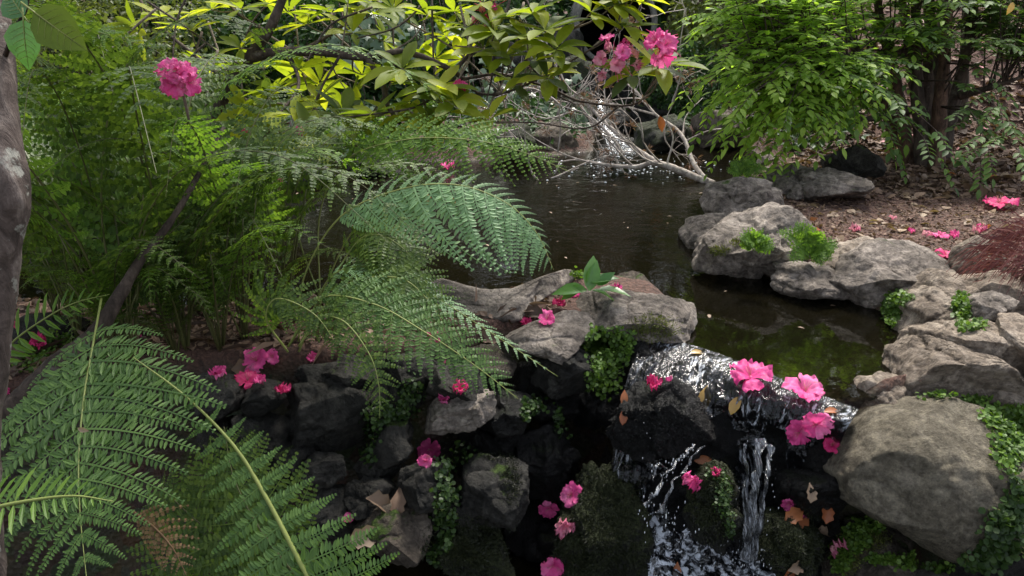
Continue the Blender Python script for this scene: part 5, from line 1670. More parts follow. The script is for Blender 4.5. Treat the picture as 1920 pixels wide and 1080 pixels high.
# ------------------------------------------------------------------ bleached fallen branch in the pool
droot = thing('fallen_branch', P(1335, 345, z=.03), 'bleached fallen tree branch lying in the far pool with twigs and dry brown needles', 'branch')
DO = np.array(droot.location)
DB = [([(1338, 345, 4.7), (1300, 330, 4.75), (1255, 312, 4.8), (1222, 305, 4.85), (1190, 313, 4.9), (1130, 308, 4.95), (1085, 300, 5.0), (1050, 303, 5.0)], (.03, .03, .026, .022, .018, .013, .009, .004)),
      ([(1255, 312, 4.8), (1225, 300, 4.9), (1180, 270, 5.0), (1140, 235, 5.1), (1110, 205, 5.2), (1085, 180, 5.2), (1060, 160, 5.3)], (.024, .022, .02, .017, .014, .01, .005)),
      ([(1325, 340, 4.7), (1300, 305, 4.8), (1285, 265, 4.9), (1265, 240, 5.0), (1230, 215, 5.1), (1190, 170, 5.2), (1160, 145, 5.3)], (.022, .019, .017, .015, .012, .009, .005)),
      ([(1170, 290, 4.95), (1140, 250, 5.0), (1100, 215, 5.1), (1040, 195, 5.2)], (.013, .011, .008, .004)),
      ([(1285, 265, 4.9), (1330, 245, 4.8), (1390, 238, 4.7), (1440, 215, 4.6)], (.008, .006, .005, .003)),
      ([(1230, 215, 5.1), (1150, 195, 5.2), (1090, 195, 5.2), (1000, 180, 5.3)], (.01, .008, .006, .003)),
      ([(1250, 310, 4.8), (1262, 260, 4.8), (1250, 225, 4.8), (1262, 195, 4.8)], (.009, .007, .005, .003)),
      ([(1085, 315, 5.0), (1045, 330, 4.9), (1010, 345, 4.8)], (.006, .005, .003)),
      ([(1120, 308, 4.9), (1060, 290, 4.9), (1000, 258, 4.9), (960, 225, 4.9)], (.006, .005, .004, .002))]
DB = [(l_, tuple(r_ * .78 for r_ in rr_)) for l_, rr_ in DB]
rg = random.Random(31)
nee = MB()


def grow(p0, d, L, r, lev, out):
    n = 5
    pts = [p0]
    dcur = nrm(d)
    for i in range(n):
        dcur = nrm(dcur + np.array([rg.gauss(0, .22), rg.gauss(0, .22), rg.gauss(.02, .22)]))
        pts.append(pts[-1] + dcur * L / n)
    pts = np.array(pts)
    addtube(out, spline(pts, 8) - DO, (r, r * .4), 4)
    if lev > 0:
        for k in range(rg.choice((2, 3, 4))):
            i = rg.randrange(1, n + 1)
            grow(pts[i], dcur + np.array([rg.gauss(0, .8), rg.gauss(0, .5), rg.gauss(0, .8)]), L * rg.uniform(.4, .65), r * .55, lev - 1, out)
    elif rg.random() < .2:
        e = pts[-1]
        m_ = 14
        A = nrm(np.random.default_rng(rg.randrange(9999)).normal(0, 1, (m_, 3)) + dcur * .8)
        nee.add(*place(T_SIMPLE, np.repeat(e[None], m_, 0) - DO + A * .005, A, np.random.default_rng(1).normal(0, 1, (m_, 3)), np.full(m_, .05), np.full(m_, .006)))


for k, (lst, rad) in enumerate(DB):
    V, q, t3 = px_tube(lst, rad, 9, .15, k, n=60)
    link('limb', mesh('limb', V - DO, q, M['deadwood'], True, t3), droot)
    p = spline(px3(lst), 60)
    tw = MB()
    for j in range(5 if k < 6 else 2):
        i = rg.randrange(18, 60)
        T = nrm(p[min(i + 1, 59)] - p[i - 1])
        grow(p[i], T * .5 + np.array([rg.gauss(0, .7), rg.gauss(0, .4), rg.gauss(.25, .7)]), rg.uniform(.25, .6), .0065, 2, tw)
    tw.build('twigs', M['deadwood'], droot)['kind'] = 'stuff'
nee.build('needles', M['needles'], droot)['kind'] = 'stuff'

# ------------------------------------------------------------------ small plants on the stones
from mathutils.bvhtree import BVHTree
_vs, _fs, _k = [], [], 0
for V, F in SURF + [GROUND, WATER]:
    _vs.append(V)
    F = np.asarray(F)
    if F.shape[1] == 4:
        F = np.concatenate([F[:, [0, 1, 2]], F[:, [0, 2, 3]]])
    _fs.append(F + _k)
    _k += len(V)
BVH = BVHTree.FromPolygons(np.concatenate(_vs).tolist(), np.concatenate(_fs).tolist(), all_triangles=True)


def land(px, py):
    """the spot on stone, soil or water seen at a photo pixel, with its surface normal"""
    d = nrm(P(px, py, t=1.0) - CAM)
    loc, nor, _, _ = BVH.ray_cast(Vector(CAM), Vector(d))
    if loc is None:
        return None, None
    nor = np.array(nor)
    return np.array(loc), (nor if nor @ d < 0 else -nor)


def land_many(ells, n, seed):
    rg = np.random.default_rng(seed)
    wts = np.array([e[3] * e[4] for e in ells], float)
    idx = rg.choice(len(ells), n, p=wts / wts.sum())
    O, Nn = [], []
    for i in idx:
        a, b, t, w, h = ells[i]
        r, th = rg.random() ** .6 * rg.uniform(.7, 1.15), rg.uniform(0, 6.283)
        o, nn = land(a + w * r * math.cos(th), b + h * r * math.sin(th))
        if o is None or abs((o - CAM) @ FW - t) > .45:
            continue
        O.append(o)
        Nn.append(nn)
    return np.array(O), np.array(Nn)


def clump(label, ells, n, size, mat='tears', seed=1, trail=0):
    """creeping plant: round leaves standing a little off the stone they grow on"""
    O, Nn = land_many(ells, n, seed)
    rg = np.random.default_rng(seed + 50)
    root = thing('creeping_plant', O[0], label, 'plant', 'creeping plants on the stones')
    thick = 0.022 * (.4 + .6 * rg.random((len(O), 1)))
    g_ = np.clip(fbm(O * 30, 2, seed) * .5 + .6, .1, 1.2)[:, None]
    Q = O + (Nn * .8 + [0, -.2, .3]) * thick * g_ + rg.normal(0, .003, O.shape)
    A = nrm(rg.normal(0, 1, O.shape) + [0, -.3, -.3])
    N2 = nrm(Nn + [0, -.2, .7] + rg.normal(0, .45, O.shape))
    MB().add(*place(T_ROUND, Q - np.array(root.location), A, N2, size * rg.uniform(.55, 1.3, len(O)))).build('foliage', M[mat], root, smooth=False)['kind'] = 'stuff'
    st = MB()
    for i in range(0, len(O), 9):
        s0, e0 = O[i] - O[0], Q[i] - O[0]
        addtube(st, spline([s0, (s0 + e0) / 2 + rg.normal(0, .002, 3), e0], 4), .0007, 3)
    st.build('stems', M['rachis'], root)['kind'] = 'stuff'


def fuzz(parent, ells, n, length, mat, seed):
    """a coat of short moss blades on a stone"""
    O, Nn = land_many(ells, n, seed)
    rg = np.random.default_rng(seed)
    A = nrm(Nn + rg.normal(0, .55, O.shape) - [0, 0, .25])
    C0 = np.array(parent.location)
    Vv, Ff = place(T_SIMPLE, O - Nn * .002 - C0, A, rg.normal(0, 1, O.shape), length * rg.uniform(.5, 1.3, len(O)), np.full(len(O), length * .22))
    me = mesh('moss', Vv, Ff, M[mat], False)
    link('moss', me, parent)['kind'] = 'stuff'


M['mossy'] = leaf_mat('moss_blades', (0.007, 0.009, 0.004), (0.017, 0.021, 0.008), (0.042, 0.05, 0.018), trans=0.1)
M['mossy_black'] = leaf_mat('black_moss_blades', (0.003, 0.003, 0.003), (0.007, 0.007, 0.006), (0.018, 0.018, 0.014), trans=0.0, spec=.5)
M['mossy_lit'] = leaf_mat('moss_blades_light', (0.05, 0.06, 0.012), (0.11, 0.13, 0.022), (0.18, 0.21, 0.04), trans=0.2)
R_ = ROCKS
fuzz(R_['dark green mossy mound right of the three fallen flowers'], [(1130, 940, 1.8, 75, 80), (1130, 1030, 1.8, 95, 70)], 9000, .011, 'mossy', 1)
fuzz(R_['mossy outcrop with pink petals in the middle of the falls'], [(1340, 940, 1.85, 45, 80)], 2500, .012, 'mossy', 2)
fuzz(R_['dark mossy rock right of the narrow fall under orange leaves'], [(1490, 1020, 1.8, 70, 70)], 4000, .010, 'mossy', 3)
fuzz(R_['rounded glistening black rock left of the falls, a petal on top'], [(1235, 790, 2.0, 95, 65)], 4000, .008, 'mossy_black', 4)
fuzz(R_['block of dark stone with a straight vertical edge in the hollow'], [(960, 900, 1.9, 18, 50), (930, 855, 1.9, 40, 10)], 900, .010, 'mossy', 5)
fuzz(R_['stone in the shade at the bottom beside the creeping leaves'], [(870, 1030, 1.8, 80, 60)], 4500, .012, 'mossy', 6)
fuzz(R_['black rock floor stone behind the three fallen flowers'], [(1000, 1030, 1.8, 60, 60)], 3000, .012, 'mossy', 7)
fuzz(R_['thick grey slab at the right end of the dam with a vertical dark front'], [(1225, 615, 2.4, 50, 28)], 900, .012, 'mossy_lit', 8)
fuzz(R_['big slanted grey boulder with a small fern on its right shoulder'], [(1405, 455, 3.0, 40, 10), (1350, 470, 3.0, 20, 10)], 700, .014, 'mossy_lit', 9)
fuzz(R_['mossy brown rock at the bottom under the round boulder'], [(1620, 1010, 1.8, 50, 30), (1590, 1050, 1.8, 30, 30)], 3000, .009, 'mossy_lit', 10)
clump('bright clump of creeping round leaves hanging beside the right slab of the dam', [(1140, 660, 2.22, 45, 42), (1130, 710, 2.2, 32, 35), (1165, 640, 2.25, 25, 28), (1120, 635, 2.25, 22, 22)], 1700, .013, 'tears', 1)
clump('creeping leaves trailing down the sloping rock at the pool corner', [(1672, 590, 2.45, 16, 28), (1690, 560, 2.5, 22, 12), (1668, 570, 2.45, 14, 18)], 700, .012, 'tears', 2)
clump('creeping leaves in the cleft left of the small wedge rock', [(1805, 585, 2.3, 16, 36), (1800, 570, 2.35, 18, 18), (1825, 612, 2.25, 26, 9)], 800, .012, 'tears', 3)
clump('large mat of creeping leaves behind the right side of the round boulder', [(1890, 830, 1.95, 34, 60), (1860, 780, 2.0, 25, 26), (1900, 790, 2.0, 35, 35), (1830, 748, 2.05, 30, 8), (1760, 745, 2.05, 45, 4)], 1700, .012, 'tears', 4)
clump('bright moss and creeper along the left edge of the bottom rock', [(1605, 1010, 1.83, 28, 26), (1580, 1045, 1.8, 20, 30), (1630, 985, 1.85, 28, 12), (1655, 1050, 1.8, 30, 8)], 2000, .010, 'tears', 5)
clump('creeper along the bottom edge between the two lowest rocks', [(1720, 1055, 1.82, 50, 14), (1765, 1062, 1.82, 24, 12)], 600, .012, 'tears', 6)
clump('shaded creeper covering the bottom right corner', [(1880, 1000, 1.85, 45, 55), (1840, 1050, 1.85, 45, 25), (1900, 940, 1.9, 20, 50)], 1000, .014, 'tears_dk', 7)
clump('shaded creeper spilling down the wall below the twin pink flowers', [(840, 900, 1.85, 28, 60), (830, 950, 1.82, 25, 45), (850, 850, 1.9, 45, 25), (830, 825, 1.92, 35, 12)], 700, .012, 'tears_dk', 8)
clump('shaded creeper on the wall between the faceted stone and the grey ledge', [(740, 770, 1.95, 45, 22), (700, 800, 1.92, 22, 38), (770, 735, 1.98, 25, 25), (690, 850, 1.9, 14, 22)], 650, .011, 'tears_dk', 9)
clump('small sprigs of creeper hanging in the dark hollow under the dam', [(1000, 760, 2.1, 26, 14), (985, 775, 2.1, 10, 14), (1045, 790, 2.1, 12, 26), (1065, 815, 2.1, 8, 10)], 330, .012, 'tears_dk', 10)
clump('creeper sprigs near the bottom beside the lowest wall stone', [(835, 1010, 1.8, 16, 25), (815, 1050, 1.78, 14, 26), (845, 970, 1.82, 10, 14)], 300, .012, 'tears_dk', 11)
clump('thin green moss strip on the middle outcrop of the falls', [(1355, 930, 1.9, 12, 40), (1368, 985, 1.9, 9, 25), (1340, 890, 1.9, 16, 10)], 700, .007, 'tears_dk', 12)
clump('light green tuft growing behind the broad leaves on the dam', [(1085, 510, 2.6, 16, 12), (1095, 498, 2.6, 10, 8)], 300, .013, 'tears', 13)
clump('yellow green moss on the sunny side of the left bank stones', [(60, 670, 1.95, 50, 30), (110, 640, 2.0, 35, 16)], 1300, .010, 'tears', 14)

for lab, b, lst in [('small bright fern growing on the shoulder of the slanted boulder', (1520, 480, 2.85), [(1455, 435), (1490, 420), (1530, 440), (1572, 465), (1480, 490), (1560, 490), (1510, 430), (1540, 500)]),
                    ('tiny fern sprig on the mossy patch of the slanted boulder', (1412, 470, 2.85), [(1390, 450), (1430, 450), (1450, 470), (1400, 460)]),
                    ('small light fern by the fissured boulder at the water', (1390, 330, 3.9), [(1370, 310), (1410, 305), (1440, 320), (1365, 325)])]:
    base = P(b[0], b[1], t=b[2])
    root = thing('fern', base, lab, 'fern', 'small ferns on the stones')
    for k, (x, y) in enumerate(lst):
        e = P(x, y, t=b[2] - .05)
        mid = (base + e) / 2 + U3 * .03
        mb = frond_single([base - base, mid - base, e - base], U3 * .6 + VIEW, .05, rr=.0015, n=9, m=4, prof='full', start=.1, seed=500 + k, pinl=.42)
        mb.build('frond', M['fern_lit'], root, smooth=False)

# broad leaved plant on the dam
base = P(1105, 540, t=2.5)
root = thing('broad_leaved_plant', base, 'glossy broad leaved green plant growing between the dam slabs', 'plant')
BL = mesh('leaf', *leaf_tpl([(0, .03), (.15, .16), (.35, .25), (.6, .24), (.82, .13), (1, .01)], .35, -.3), M['broad'])
for (x, y, dx, dy, dz, L, N) in [(q_[0], q_[1], q_[2], q_[3], q_[4], q_[5] * .78, q_[6]) for q_ in [(1105, 545, .15, 1, 0, .15, VIEW), (1100, 535, .55, .9, -.1, .12, VIEW + RT * .5), (1108, 530, .9, .35, 0, .12, U3 + VIEW * .4), (1100, 545, -1, .1, -.2, .15, U3 + VIEW * .6), (1095, 540, -.8, -.25, -.3, .12, U3 + VIEW),
                                 (1110, 545, 1, -.15, -.2, .11, U3), (1120, 535, .8, .7, .2, .09, U3 * .5 + VIEW), (1118, 545, 1, .1, .3, .14, U3)]]:
    link('leaf', BL, root, mat4=frame4(P(x, y, t=2.48) - base, RT * dx + UP * dy - FW * dz, N, L, L * .95))

# dark red thread leaved maple mound at the right
base = P(1900, 560, z=.15)
root = thing('thread_leaf_maple', base, 'dark red thread leaved maple mound drooping over the stones at the right edge', 'shrub')
rgn = np.random.default_rng(8)
mb = MB()
top = P(1950, 405, t=2.45)
n = 900
c = np.array([P(1985, 510, t=2.5)])[0]
d = nrm(rgn.normal(0, 1, (n, 3)) * [1, 1, .9] + [-.35, -.3, .5])
s = c + d * [.23, .18, .19] * rgn.uniform(.55, 1, (n, 1)) ** .6
for k in range(n):
    out_d = nrm(np.array([d[k][0] - .5, d[k][1] - .2, d[k][2] * .3]) + rgn.normal(0, .22, 3))
    L = rgn.uniform(.06, .15)
    p = spline([s[k], s[k] + out_d * L * .5 + [0, 0, .004], s[k] + out_d * L * .9 - [0, 0, L * .45]], 5) - base
    w = nrm(np.cross(out_d, VIEW)) * .0026
    V = np.concatenate([p - w * np.linspace(1, .3, 5)[:, None], p + w * np.linspace(1, .3, 5)[:, None]])
    i = np.arange(4)
    mb.add(V, np.stack([i, i + 1, i + 6, i + 5], -1))
mb.build('foliage', M['maple'], root)['kind'] = 'stuff'
st = MB()
for k in range(9):
    e = c + nrm(rgn.normal(0, 1, 3) + [-.5, -.3, .5]) * [.2, .17, .14] - base
    addtube(st, spline([(0.04, .06, -.05), e * .5 + [.02, 0, .06], e], 10), (.007, .002), 6)
st.build('stems', M['bark_red'], root)['kind'] = 'stuff'

# grass like reed blades at the left
base = P(478, 560, z=.05)
root = thing('reed', base, 'yellow green upright reed blades in front of the water on the left', 'plant')
for k, (x0, y0, x1, y1) in enumerate([(478, 560, 470, 310), (482, 560, 500, 300), (474, 560, 480, 360), (486, 560, 492, 420)]):
    a_, b_ = P(x0, y0, t=2.5), P(x1, y1, t=2.48)
    p = spline([a_, (a_ + b_) / 2 + RT * .01, b_], 12) - base
    w = RT * .006
    ww = np.linspace(1, .15, 12)[:, None]
    V = np.concatenate([p - w * ww, p + FW * .002, p + w * ww])
    i = np.arange(11)
    F = np.concatenate([np.stack([i, i + 1, i + 13, i + 12], -1), np.stack([i + 12, i + 13, i + 25, i + 24], -1)])
    link('blade', mesh('blade', V, F, M['tears']), root)
# ------------------------------------------------------------------ pink flowers
def petal_mesh(open_=1.0, width=.5, ruff=.09, seed=0, mat='petal', n=9, m=8, droop=.25):
    """unit petal: base at the origin, reaching 1 along X, funnel rising along Z"""
    a = np.linspace(0.02, 1, n)
    b = np.linspace(-1, 1, m)
    A, B = np.meshgrid(a, b, indexing='ij')
    w = width * (0.2 + .95 * A) * np.where(A > .66, np.sqrt(np.clip(1 - ((A - .66) / .40) ** 2, 0, 1)), 1)
    x = A * (.35 + .65 * open_) * (1 - .06 * B * B)
    y = B * w
    z = .55 * (1 - .6 * open_) * A ** .7 + .28 * np.sin(A * 2.0) - droop * open_ * A ** 3 + .10 * (B * B) * A * (1 - A * .5)
    q = np.stack([A * 2.3, B * 1.9, A * 0 + seed * 3.1], -1)
    z = z + ruff * 1.7 * fbm(q * 2.1, 3, seed) * A ** 1.3 + .06 * np.sin(B * 7 + seed) * A ** 3
    x = x + .10 * fbm(q * 2.0 + 9, 2, seed) * A - .10 * np.exp(-(B / .22) ** 2) * A ** 4
    z = z - .07 * np.exp(-(B / .2) ** 2) * A
    V = np.stack([x, y, z], -1).reshape(-1, 3)
    i = (np.arange(n - 1)[:, None] * m + np.arange(m - 1)[None]).reshape(-1)
    return mesh('petal', V, np.stack([i, i + m, i + m + 1, i + 1], -1), M[mat])


def stamens(mat='stamen'):
    mb = MB()
    rg = random.Random(2)
    for k in range(7):
        a = rg.uniform(0, 6.28)
        e = np.array([math.cos(a) * .22, math.sin(a) * .22, .62])
        addtube(mb, spline([(0, 0, .05), e * [.3, .3, .5], e], 5), (.014, .01), 3)
        mb.add(*place(T_SIMPLE, [e], [(0, 0, 1)], [(1, 0, 0)], [.06]))
    V = np.concatenate(mb.V)
    return mesh('stamens', V, np.concatenate(mb.F4), M[mat], True, np.concatenate(mb.F3))


PET = {}
for mt in ('petal', 'petal_pale', 'petal_red', 'litter_org'):
    PET[mt] = {'open': [petal_mesh(.95, .52, .14, k, mt) for k in range(3)],
               'cup': [petal_mesh(.68, .52, .17, 5 + k, mt) for k in range(3)],
               'wilt': [petal_mesh(.15, .30, .32, 9 + k, mt, droop=1.0) for k in range(3)]}
STM = stamens()
TUBE_V, _q, _t = tube([(0, 0, -.35), (0, 0, -.12), (0, 0, .03), (0, 0, .08)], (.03, .07, .10, .13), 8)
TUBM = {mt: mesh('flower_tube', TUBE_V, _q, M[mt], True, _t) for mt in PET}
frg = random.Random(17)


def flower_parts(parent, origin, N, size, kind='open', mat='petal', spin=0.0, n=5, tubes=True, squash=1.0):
    N = nrm(N)
    A = nrm(np.cross(N, [.31, .77, .2]))
    B = np.cross(N, A)
    r = size / 2
    for k in range(n):
        a = spin + 2 * math.pi * (k + frg.uniform(-.1, .1)) / n
        D = A * math.cos(a) + B * math.sin(a)
        Bn = np.cross(N, D)
        s = r * frg.uniform(.86, 1.12)
        tl = frg.uniform(-.25, .2)
        X = D * math.cos(tl) + N * math.sin(tl)
        Z = N * math.cos(tl) - D * math.sin(tl)
        Z = Z * squash
        Mx = Matrix(((X[0] * s, Bn[0] * s, Z[0] * s, origin[0]), (X[1] * s, Bn[1] * s, Z[1] * s, origin[1]), (X[2] * s, Bn[2] * s, Z[2] * s, origin[2]), (0, 0, 0, 1)))
        link('petal', frg.choice(PET[mat][kind]), parent, mat4=Mx)
    s = r
    Mx = Matrix(((A[0] * s, B[0] * s, N[0] * s, origin[0]), (A[1] * s, B[1] * s, N[1] * s, origin[1]), (A[2] * s, B[2] * s, N[2] * s, origin[2]), (0, 0, 0, 1)))
    if tubes:
        link('flower_tube', TUBM[mat], parent, mat4=Mx)
        link('stamens', STM, parent, mat4=Mx)


Vz, Up = VIEW, U3
FL = [
    # label, px, py, t, px size, kind, material, facing
    ('fully open pink flower lying on the pool lip above a yellow leaf', 1408, 704, 2.18, 68, 'open', 'petal', Vz * .5 + Up),
    ('fully open pink flower at the pool lip, higher of the two right of the falls', 1508, 733, 2.08, 70, 'open', 'petal', Vz * .7 + Up * .8),
    ('ruffled pink flower pair resting lower on the lip beside the boulder', 1535, 785, 1.98, 58, 'cup', 'petal', Vz + Up * .2 - RT * .2),
    ('pink flower lying sideways against the left of the ruffled pair', 1503, 798, 1.97, 50, 'cup', 'petal', Vz * .8 - RT * .8),
    ('small deep pink flower wedged at the left edge of the round boulder', 1562, 832, 1.93, 36, 'cup', 'petal_red', Vz + Up * .5),
    ('folded pink flower hanging on top of the mossy outcrop in the falls', 1311, 888, 1.86, 46, 'wilt', 'petal', Vz * .5 - Up * .8 - RT * .3),
    ('pink petals stuck on the right top of the mossy outcrop', 1345, 888, 1.88, 28, 'wilt', 'petal_red', Vz + Up),
    ('pink flower lying left of the orange leaves under the lip', 1480, 937, 1.86, 30, 'cup', 'petal', Vz - RT * .4),
    ('pink petal lying on the orange leaves under the lip', 1504, 966, 1.84, 36, 'wilt', 'petal', Vz + Up * .6),
    ('drooping pink flower above the bottom rock, right of the dark mossy rock', 1565, 1003, 1.83, 50, 'wilt', 'petal_pale', Vz - Up * .6),
    ('crimson petal lying on the rounded black rock', 1224, 722, 2.06, 40, 'wilt', 'petal_red', Up + Vz * .3),
    ('small pink petal by the red twig right of the rounded black rock', 1256, 712, 2.1, 18, 'wilt', 'petal', Up + Vz),
    ('small round pink flower, left one of three beside the mossy mound', 1031, 944, 1.85, 36, 'open', 'petal', Vz * 1.2 - RT * .2),
    ('pink flower with pointed petals, highest of three beside the mossy mound', 1076, 924, 1.86, 48, 'cup', 'petal', Vz + Up * .5),
    ('faded peach pink flower below the pointed one beside the mossy mound', 1064, 975, 1.84, 50, 'wilt', 'petal_pale', Vz - Up),
    ('pink flower near the bottom edge left of the mossy mound foot', 1040, 1052, 1.8, 50, 'cup', 'petal', Vz - Up * .3 + RT * .2),
    ('upper of the twin pink flowers on the dark left wall', 802, 835, 1.86, 42, 'open', 'petal', Vz + Up * .1),
    ('lower of the twin pink flowers on the dark left wall', 801, 862, 1.85, 30, 'cup', 'petal', Vz - Up * .4),
    ('pink flower on the grey ledge rock, its larger one', 860, 728, 2.02, 36, 'wilt', 'petal_red', Up + Vz * .5),
    ('pink petals at the left end of the grey ledge rock', 838, 741, 2.0, 32, 'wilt', 'petal', Up),
    ('open pink flower lying in the cleft of the dam on brown leaves', 1024, 597, 2.4, 34, 'open', 'petal', Up + Vz * .4),
    ('pink flower left of the open one in the cleft of the dam', 983, 604, 2.4, 30, 'wilt', 'petal_red', Up + Vz * .4),
    ('pink flower leaning on the broad green leaves', 1075, 549, 2.5, 34, 'cup', 'petal', Vz + Up * .3),
    ('dark pink flower below the broad green leaves', 1048, 572, 2.48, 30, 'wilt', 'petal_red', Up + Vz),
    ('flat pink petal lying on the right slab of the dam', 1156, 545, 2.55, 34, 'wilt', 'petal', Up),
    ('pink flower caught on the fern over the wall', 812, 634, 1.92, 32, 'open', 'petal', Up + Vz * .8),
    ('tiny pink petal caught on the fern below the other one', 836, 680, 1.9, 12, 'wilt', 'petal', Up + Vz),
    ('large rumpled pink flower on the left bank above the wall', 484, 668, 1.98, 56, 'cup', 'petal', Up + Vz * .8),
    ('pink flower right of the rumpled one on the left bank', 512, 665, 2.0, 34, 'cup', 'petal', Up + Vz * .6 + RT * .4),
    ('flattened pink petals on the leftmost wall stone', 415, 703, 1.95, 40, 'wilt', 'petal', Up + Vz * .2),
    ('flattened pink flower between wall stones and dry stalks', 460, 712, 1.93, 52, 'open', 'petal_red', Up + Vz * .1),
    ('flattened pink petals right of the dry stalks on the wall', 490, 717, 1.93, 34, 'wilt', 'petal', Up),
    ('pink petals on top of the largest faceted wall stone', 523, 734, 1.92, 38, 'wilt', 'petal_red', Up),
    ('pink flower under the fern tips right of the rumpled one', 516, 611, 2.1, 32, 'cup', 'petal', Vz + Up),
    ('small pink petal above the flower under the fern tips', 500, 602, 2.1, 14, 'wilt', 'petal', Vz),
    ('pink petal half hidden by the fern at the wall top', 588, 668, 1.98, 26, 'wilt', 'petal', Up + Vz * .3),
    ('single pink petal behind the huge frond', 263, 635, 1.95, 16, 'wilt', 'petal', Up + Vz),
    ('pink petal on the stone behind the small sword frond', 32, 613, 1.95, 24, 'wilt', 'petal_red', Up + Vz * .5),
    ('pink petals lying in the moss below the small sword frond', 72, 641, 1.88, 44, 'wilt', 'petal_red', Up),
    ('pink petals in the shade right of the grey trunk base', 16, 733, 1.7, 26, 'wilt', 'petal', Vz + Up),
    ('pink flower lying low left of the ledge with dry leaves', 654, 970, 1.78, 26, 'cup', 'petal', Vz + Up),
    ('pink petals on the far left shore reflected in the water', 480, 342, 4.6, 28, 'wilt', 'petal', Up + Vz),
    ('pink petals on the far left shore right of the reed blades', 533, 337, 4.7, 22, 'wilt', 'petal', Up + Vz),
    ('pink petals on the far shore under the upper fern frond', 840, 317, 4.9, 32, 'wilt', 'petal', Up + Vz * .3),
    ('pink petals on the mulch near the right edge, farthest back', 1870, 384, 3.85, 56, 'open', 'petal_red', Up),
    ('faded pink petal in the middle of the mulch', 1672, 411, 3.7, 20, 'wilt', 'petal_pale', Up),
    ('salmon petal on the mulch beside the small bright fern', 1602, 434, 3.5, 26, 'wilt', 'petal_pale', Up),
    ('pink petal leftmost in the row on the mulch', 1708, 437, 3.5, 20, 'wilt', 'petal', Up),
    ('faded petals second in the row on the mulch', 1736, 443, 3.45, 28, 'wilt', 'petal_pale', Up),
    ('bright pink petals third in the row on the mulch', 1762, 443, 3.45, 30, 'open', 'petal', Up),
    ('bright pink petals at the right end of the row on the mulch', 1789, 446, 3.45, 26, 'wilt', 'petal', Up),
    ('salmon petals right of the row on the mulch', 1836, 437, 3.45, 32, 'wilt', 'petal_pale', Up),
    ('tiny pink petal above the salmon petals on the mulch', 1835, 424, 3.5, 11, 'wilt', 'petal', Up),
    ('bright pink flower lying on the big angular boulder beside the maple', 1773, 479, 2.85, 38, 'open', 'petal_red', Up + Vz * .2),
    ('pink petal on the ground behind the hanging shrub branches', 1500, 226, 5.6, 18, 'wilt', 'petal', Up + Vz),
    ('pink flower caught in the fern top under the large truss', 461, 248, 2.4, 22, 'wilt', 'petal_red', Vz),
    ('tiny pink flower among the fern tops at the upper left', 192, 76, 2.2, 14, 'wilt', 'petal', Vz),
]
for lab, px, py, t, sz, kind, mt, N in FL:
    o = P(px, py, t=t)
    if 'caught' not in lab and 'tiny pink flower' not in lab:
        h, nn = land(px, py + sz * .15)
        if h is not None:
            t = float((h - CAM) @ FW)
            N = nrm(nn) * .45 + nrm(N) * .7
            o = h + nrm(nn) * sz * PXM * t * .10
    root = thing('flower', o, lab, 'flower', 'fallen pink flowers')
    s = sz * PXM * t * (1.12 if kind != 'wilt' else 1.5)
    flower_parts(root, np.zeros(3), N, s, kind, mt, frg.uniform(0, 6), 5 if sz > 24 else 4, sz > 24 and kind != 'wilt', 1.0 if kind != 'wilt' else .75)

for lab, px, py, t, r, n, fs, mt in [('large full pink rhododendron truss standing up out of the ferns', 335, 150, 1.55, 19, 6, 58, 'petal'),
                                    ('loose wilting pink truss on the rhododendron branch over the pool', 1150, 118, 2.52, 36, 9, 36, 'petal_pale'),
                                    ('open pink truss at the right end of the rhododendron branch', 1238, 92, 2.45, 15, 3, 56, 'petal'),
                                    ('small pink truss under the long dark limb', 864, 164, 2.72, 8, 4, 22, 'petal_red'),
                                    ('half hidden pink truss between leaves at the top centre', 915, 35, 2.8, 22, 5, 24, 'petal_pale'),
                                    ('small pink bud opening among pale ivy on the far shore', 559, 246, 2.6, 5, 4, 22, 'petal')]:
    o = P(px, py, t=t)
    root = thing('flower_truss', o, lab, 'flower', 'pink trusses on the rhododendron')
    for k in range(n):
        u = (k + .5) / n
        ph = k * 2.4
        d = nrm(RT * math.cos(ph) * math.sqrt(u) * 1.2 + UP * (math.sin(ph) * math.sqrt(u) + .2) + VIEW * (1.0 - u)) * frg.uniform(.7, 1.15)
        fl = link('flower', None, root, loc=d * r * PXM * t)
        flower_parts(fl, np.zeros(3), d + VIEW * .35, fs * PXM * t, 'cup' if mt != 'petal_pale' else ('cup', 'wilt')[k % 2], mt if k % 3 else 'petal', ph)
    mb = MB()
    addtube(mb, spline([(0, 0, 0), -UP * .02 + FW * .02, -UP * .07 + FW * .05], 6), (.004, .003), 5)
    mb.build('stalk', M['twig'], root)
    if 'loose' in lab or 'half hidden' in lab or 'right end' in lab:
        mb = MB()
        for k in range(14):                                               # long bare styles left where flowers have dropped
            e = nrm(RT * frg.gauss(0, 1) + UP * frg.gauss(.1, 1) + VIEW * frg.uniform(0, 1)) * frg.uniform(25, 50) * PXM * t
            addtube(mb, spline([(0, 0, 0), e * .55 + U3 * .012, e], 7), (.0012, .0009), 4)
        mb.build('styles', M['petal_red'], root)

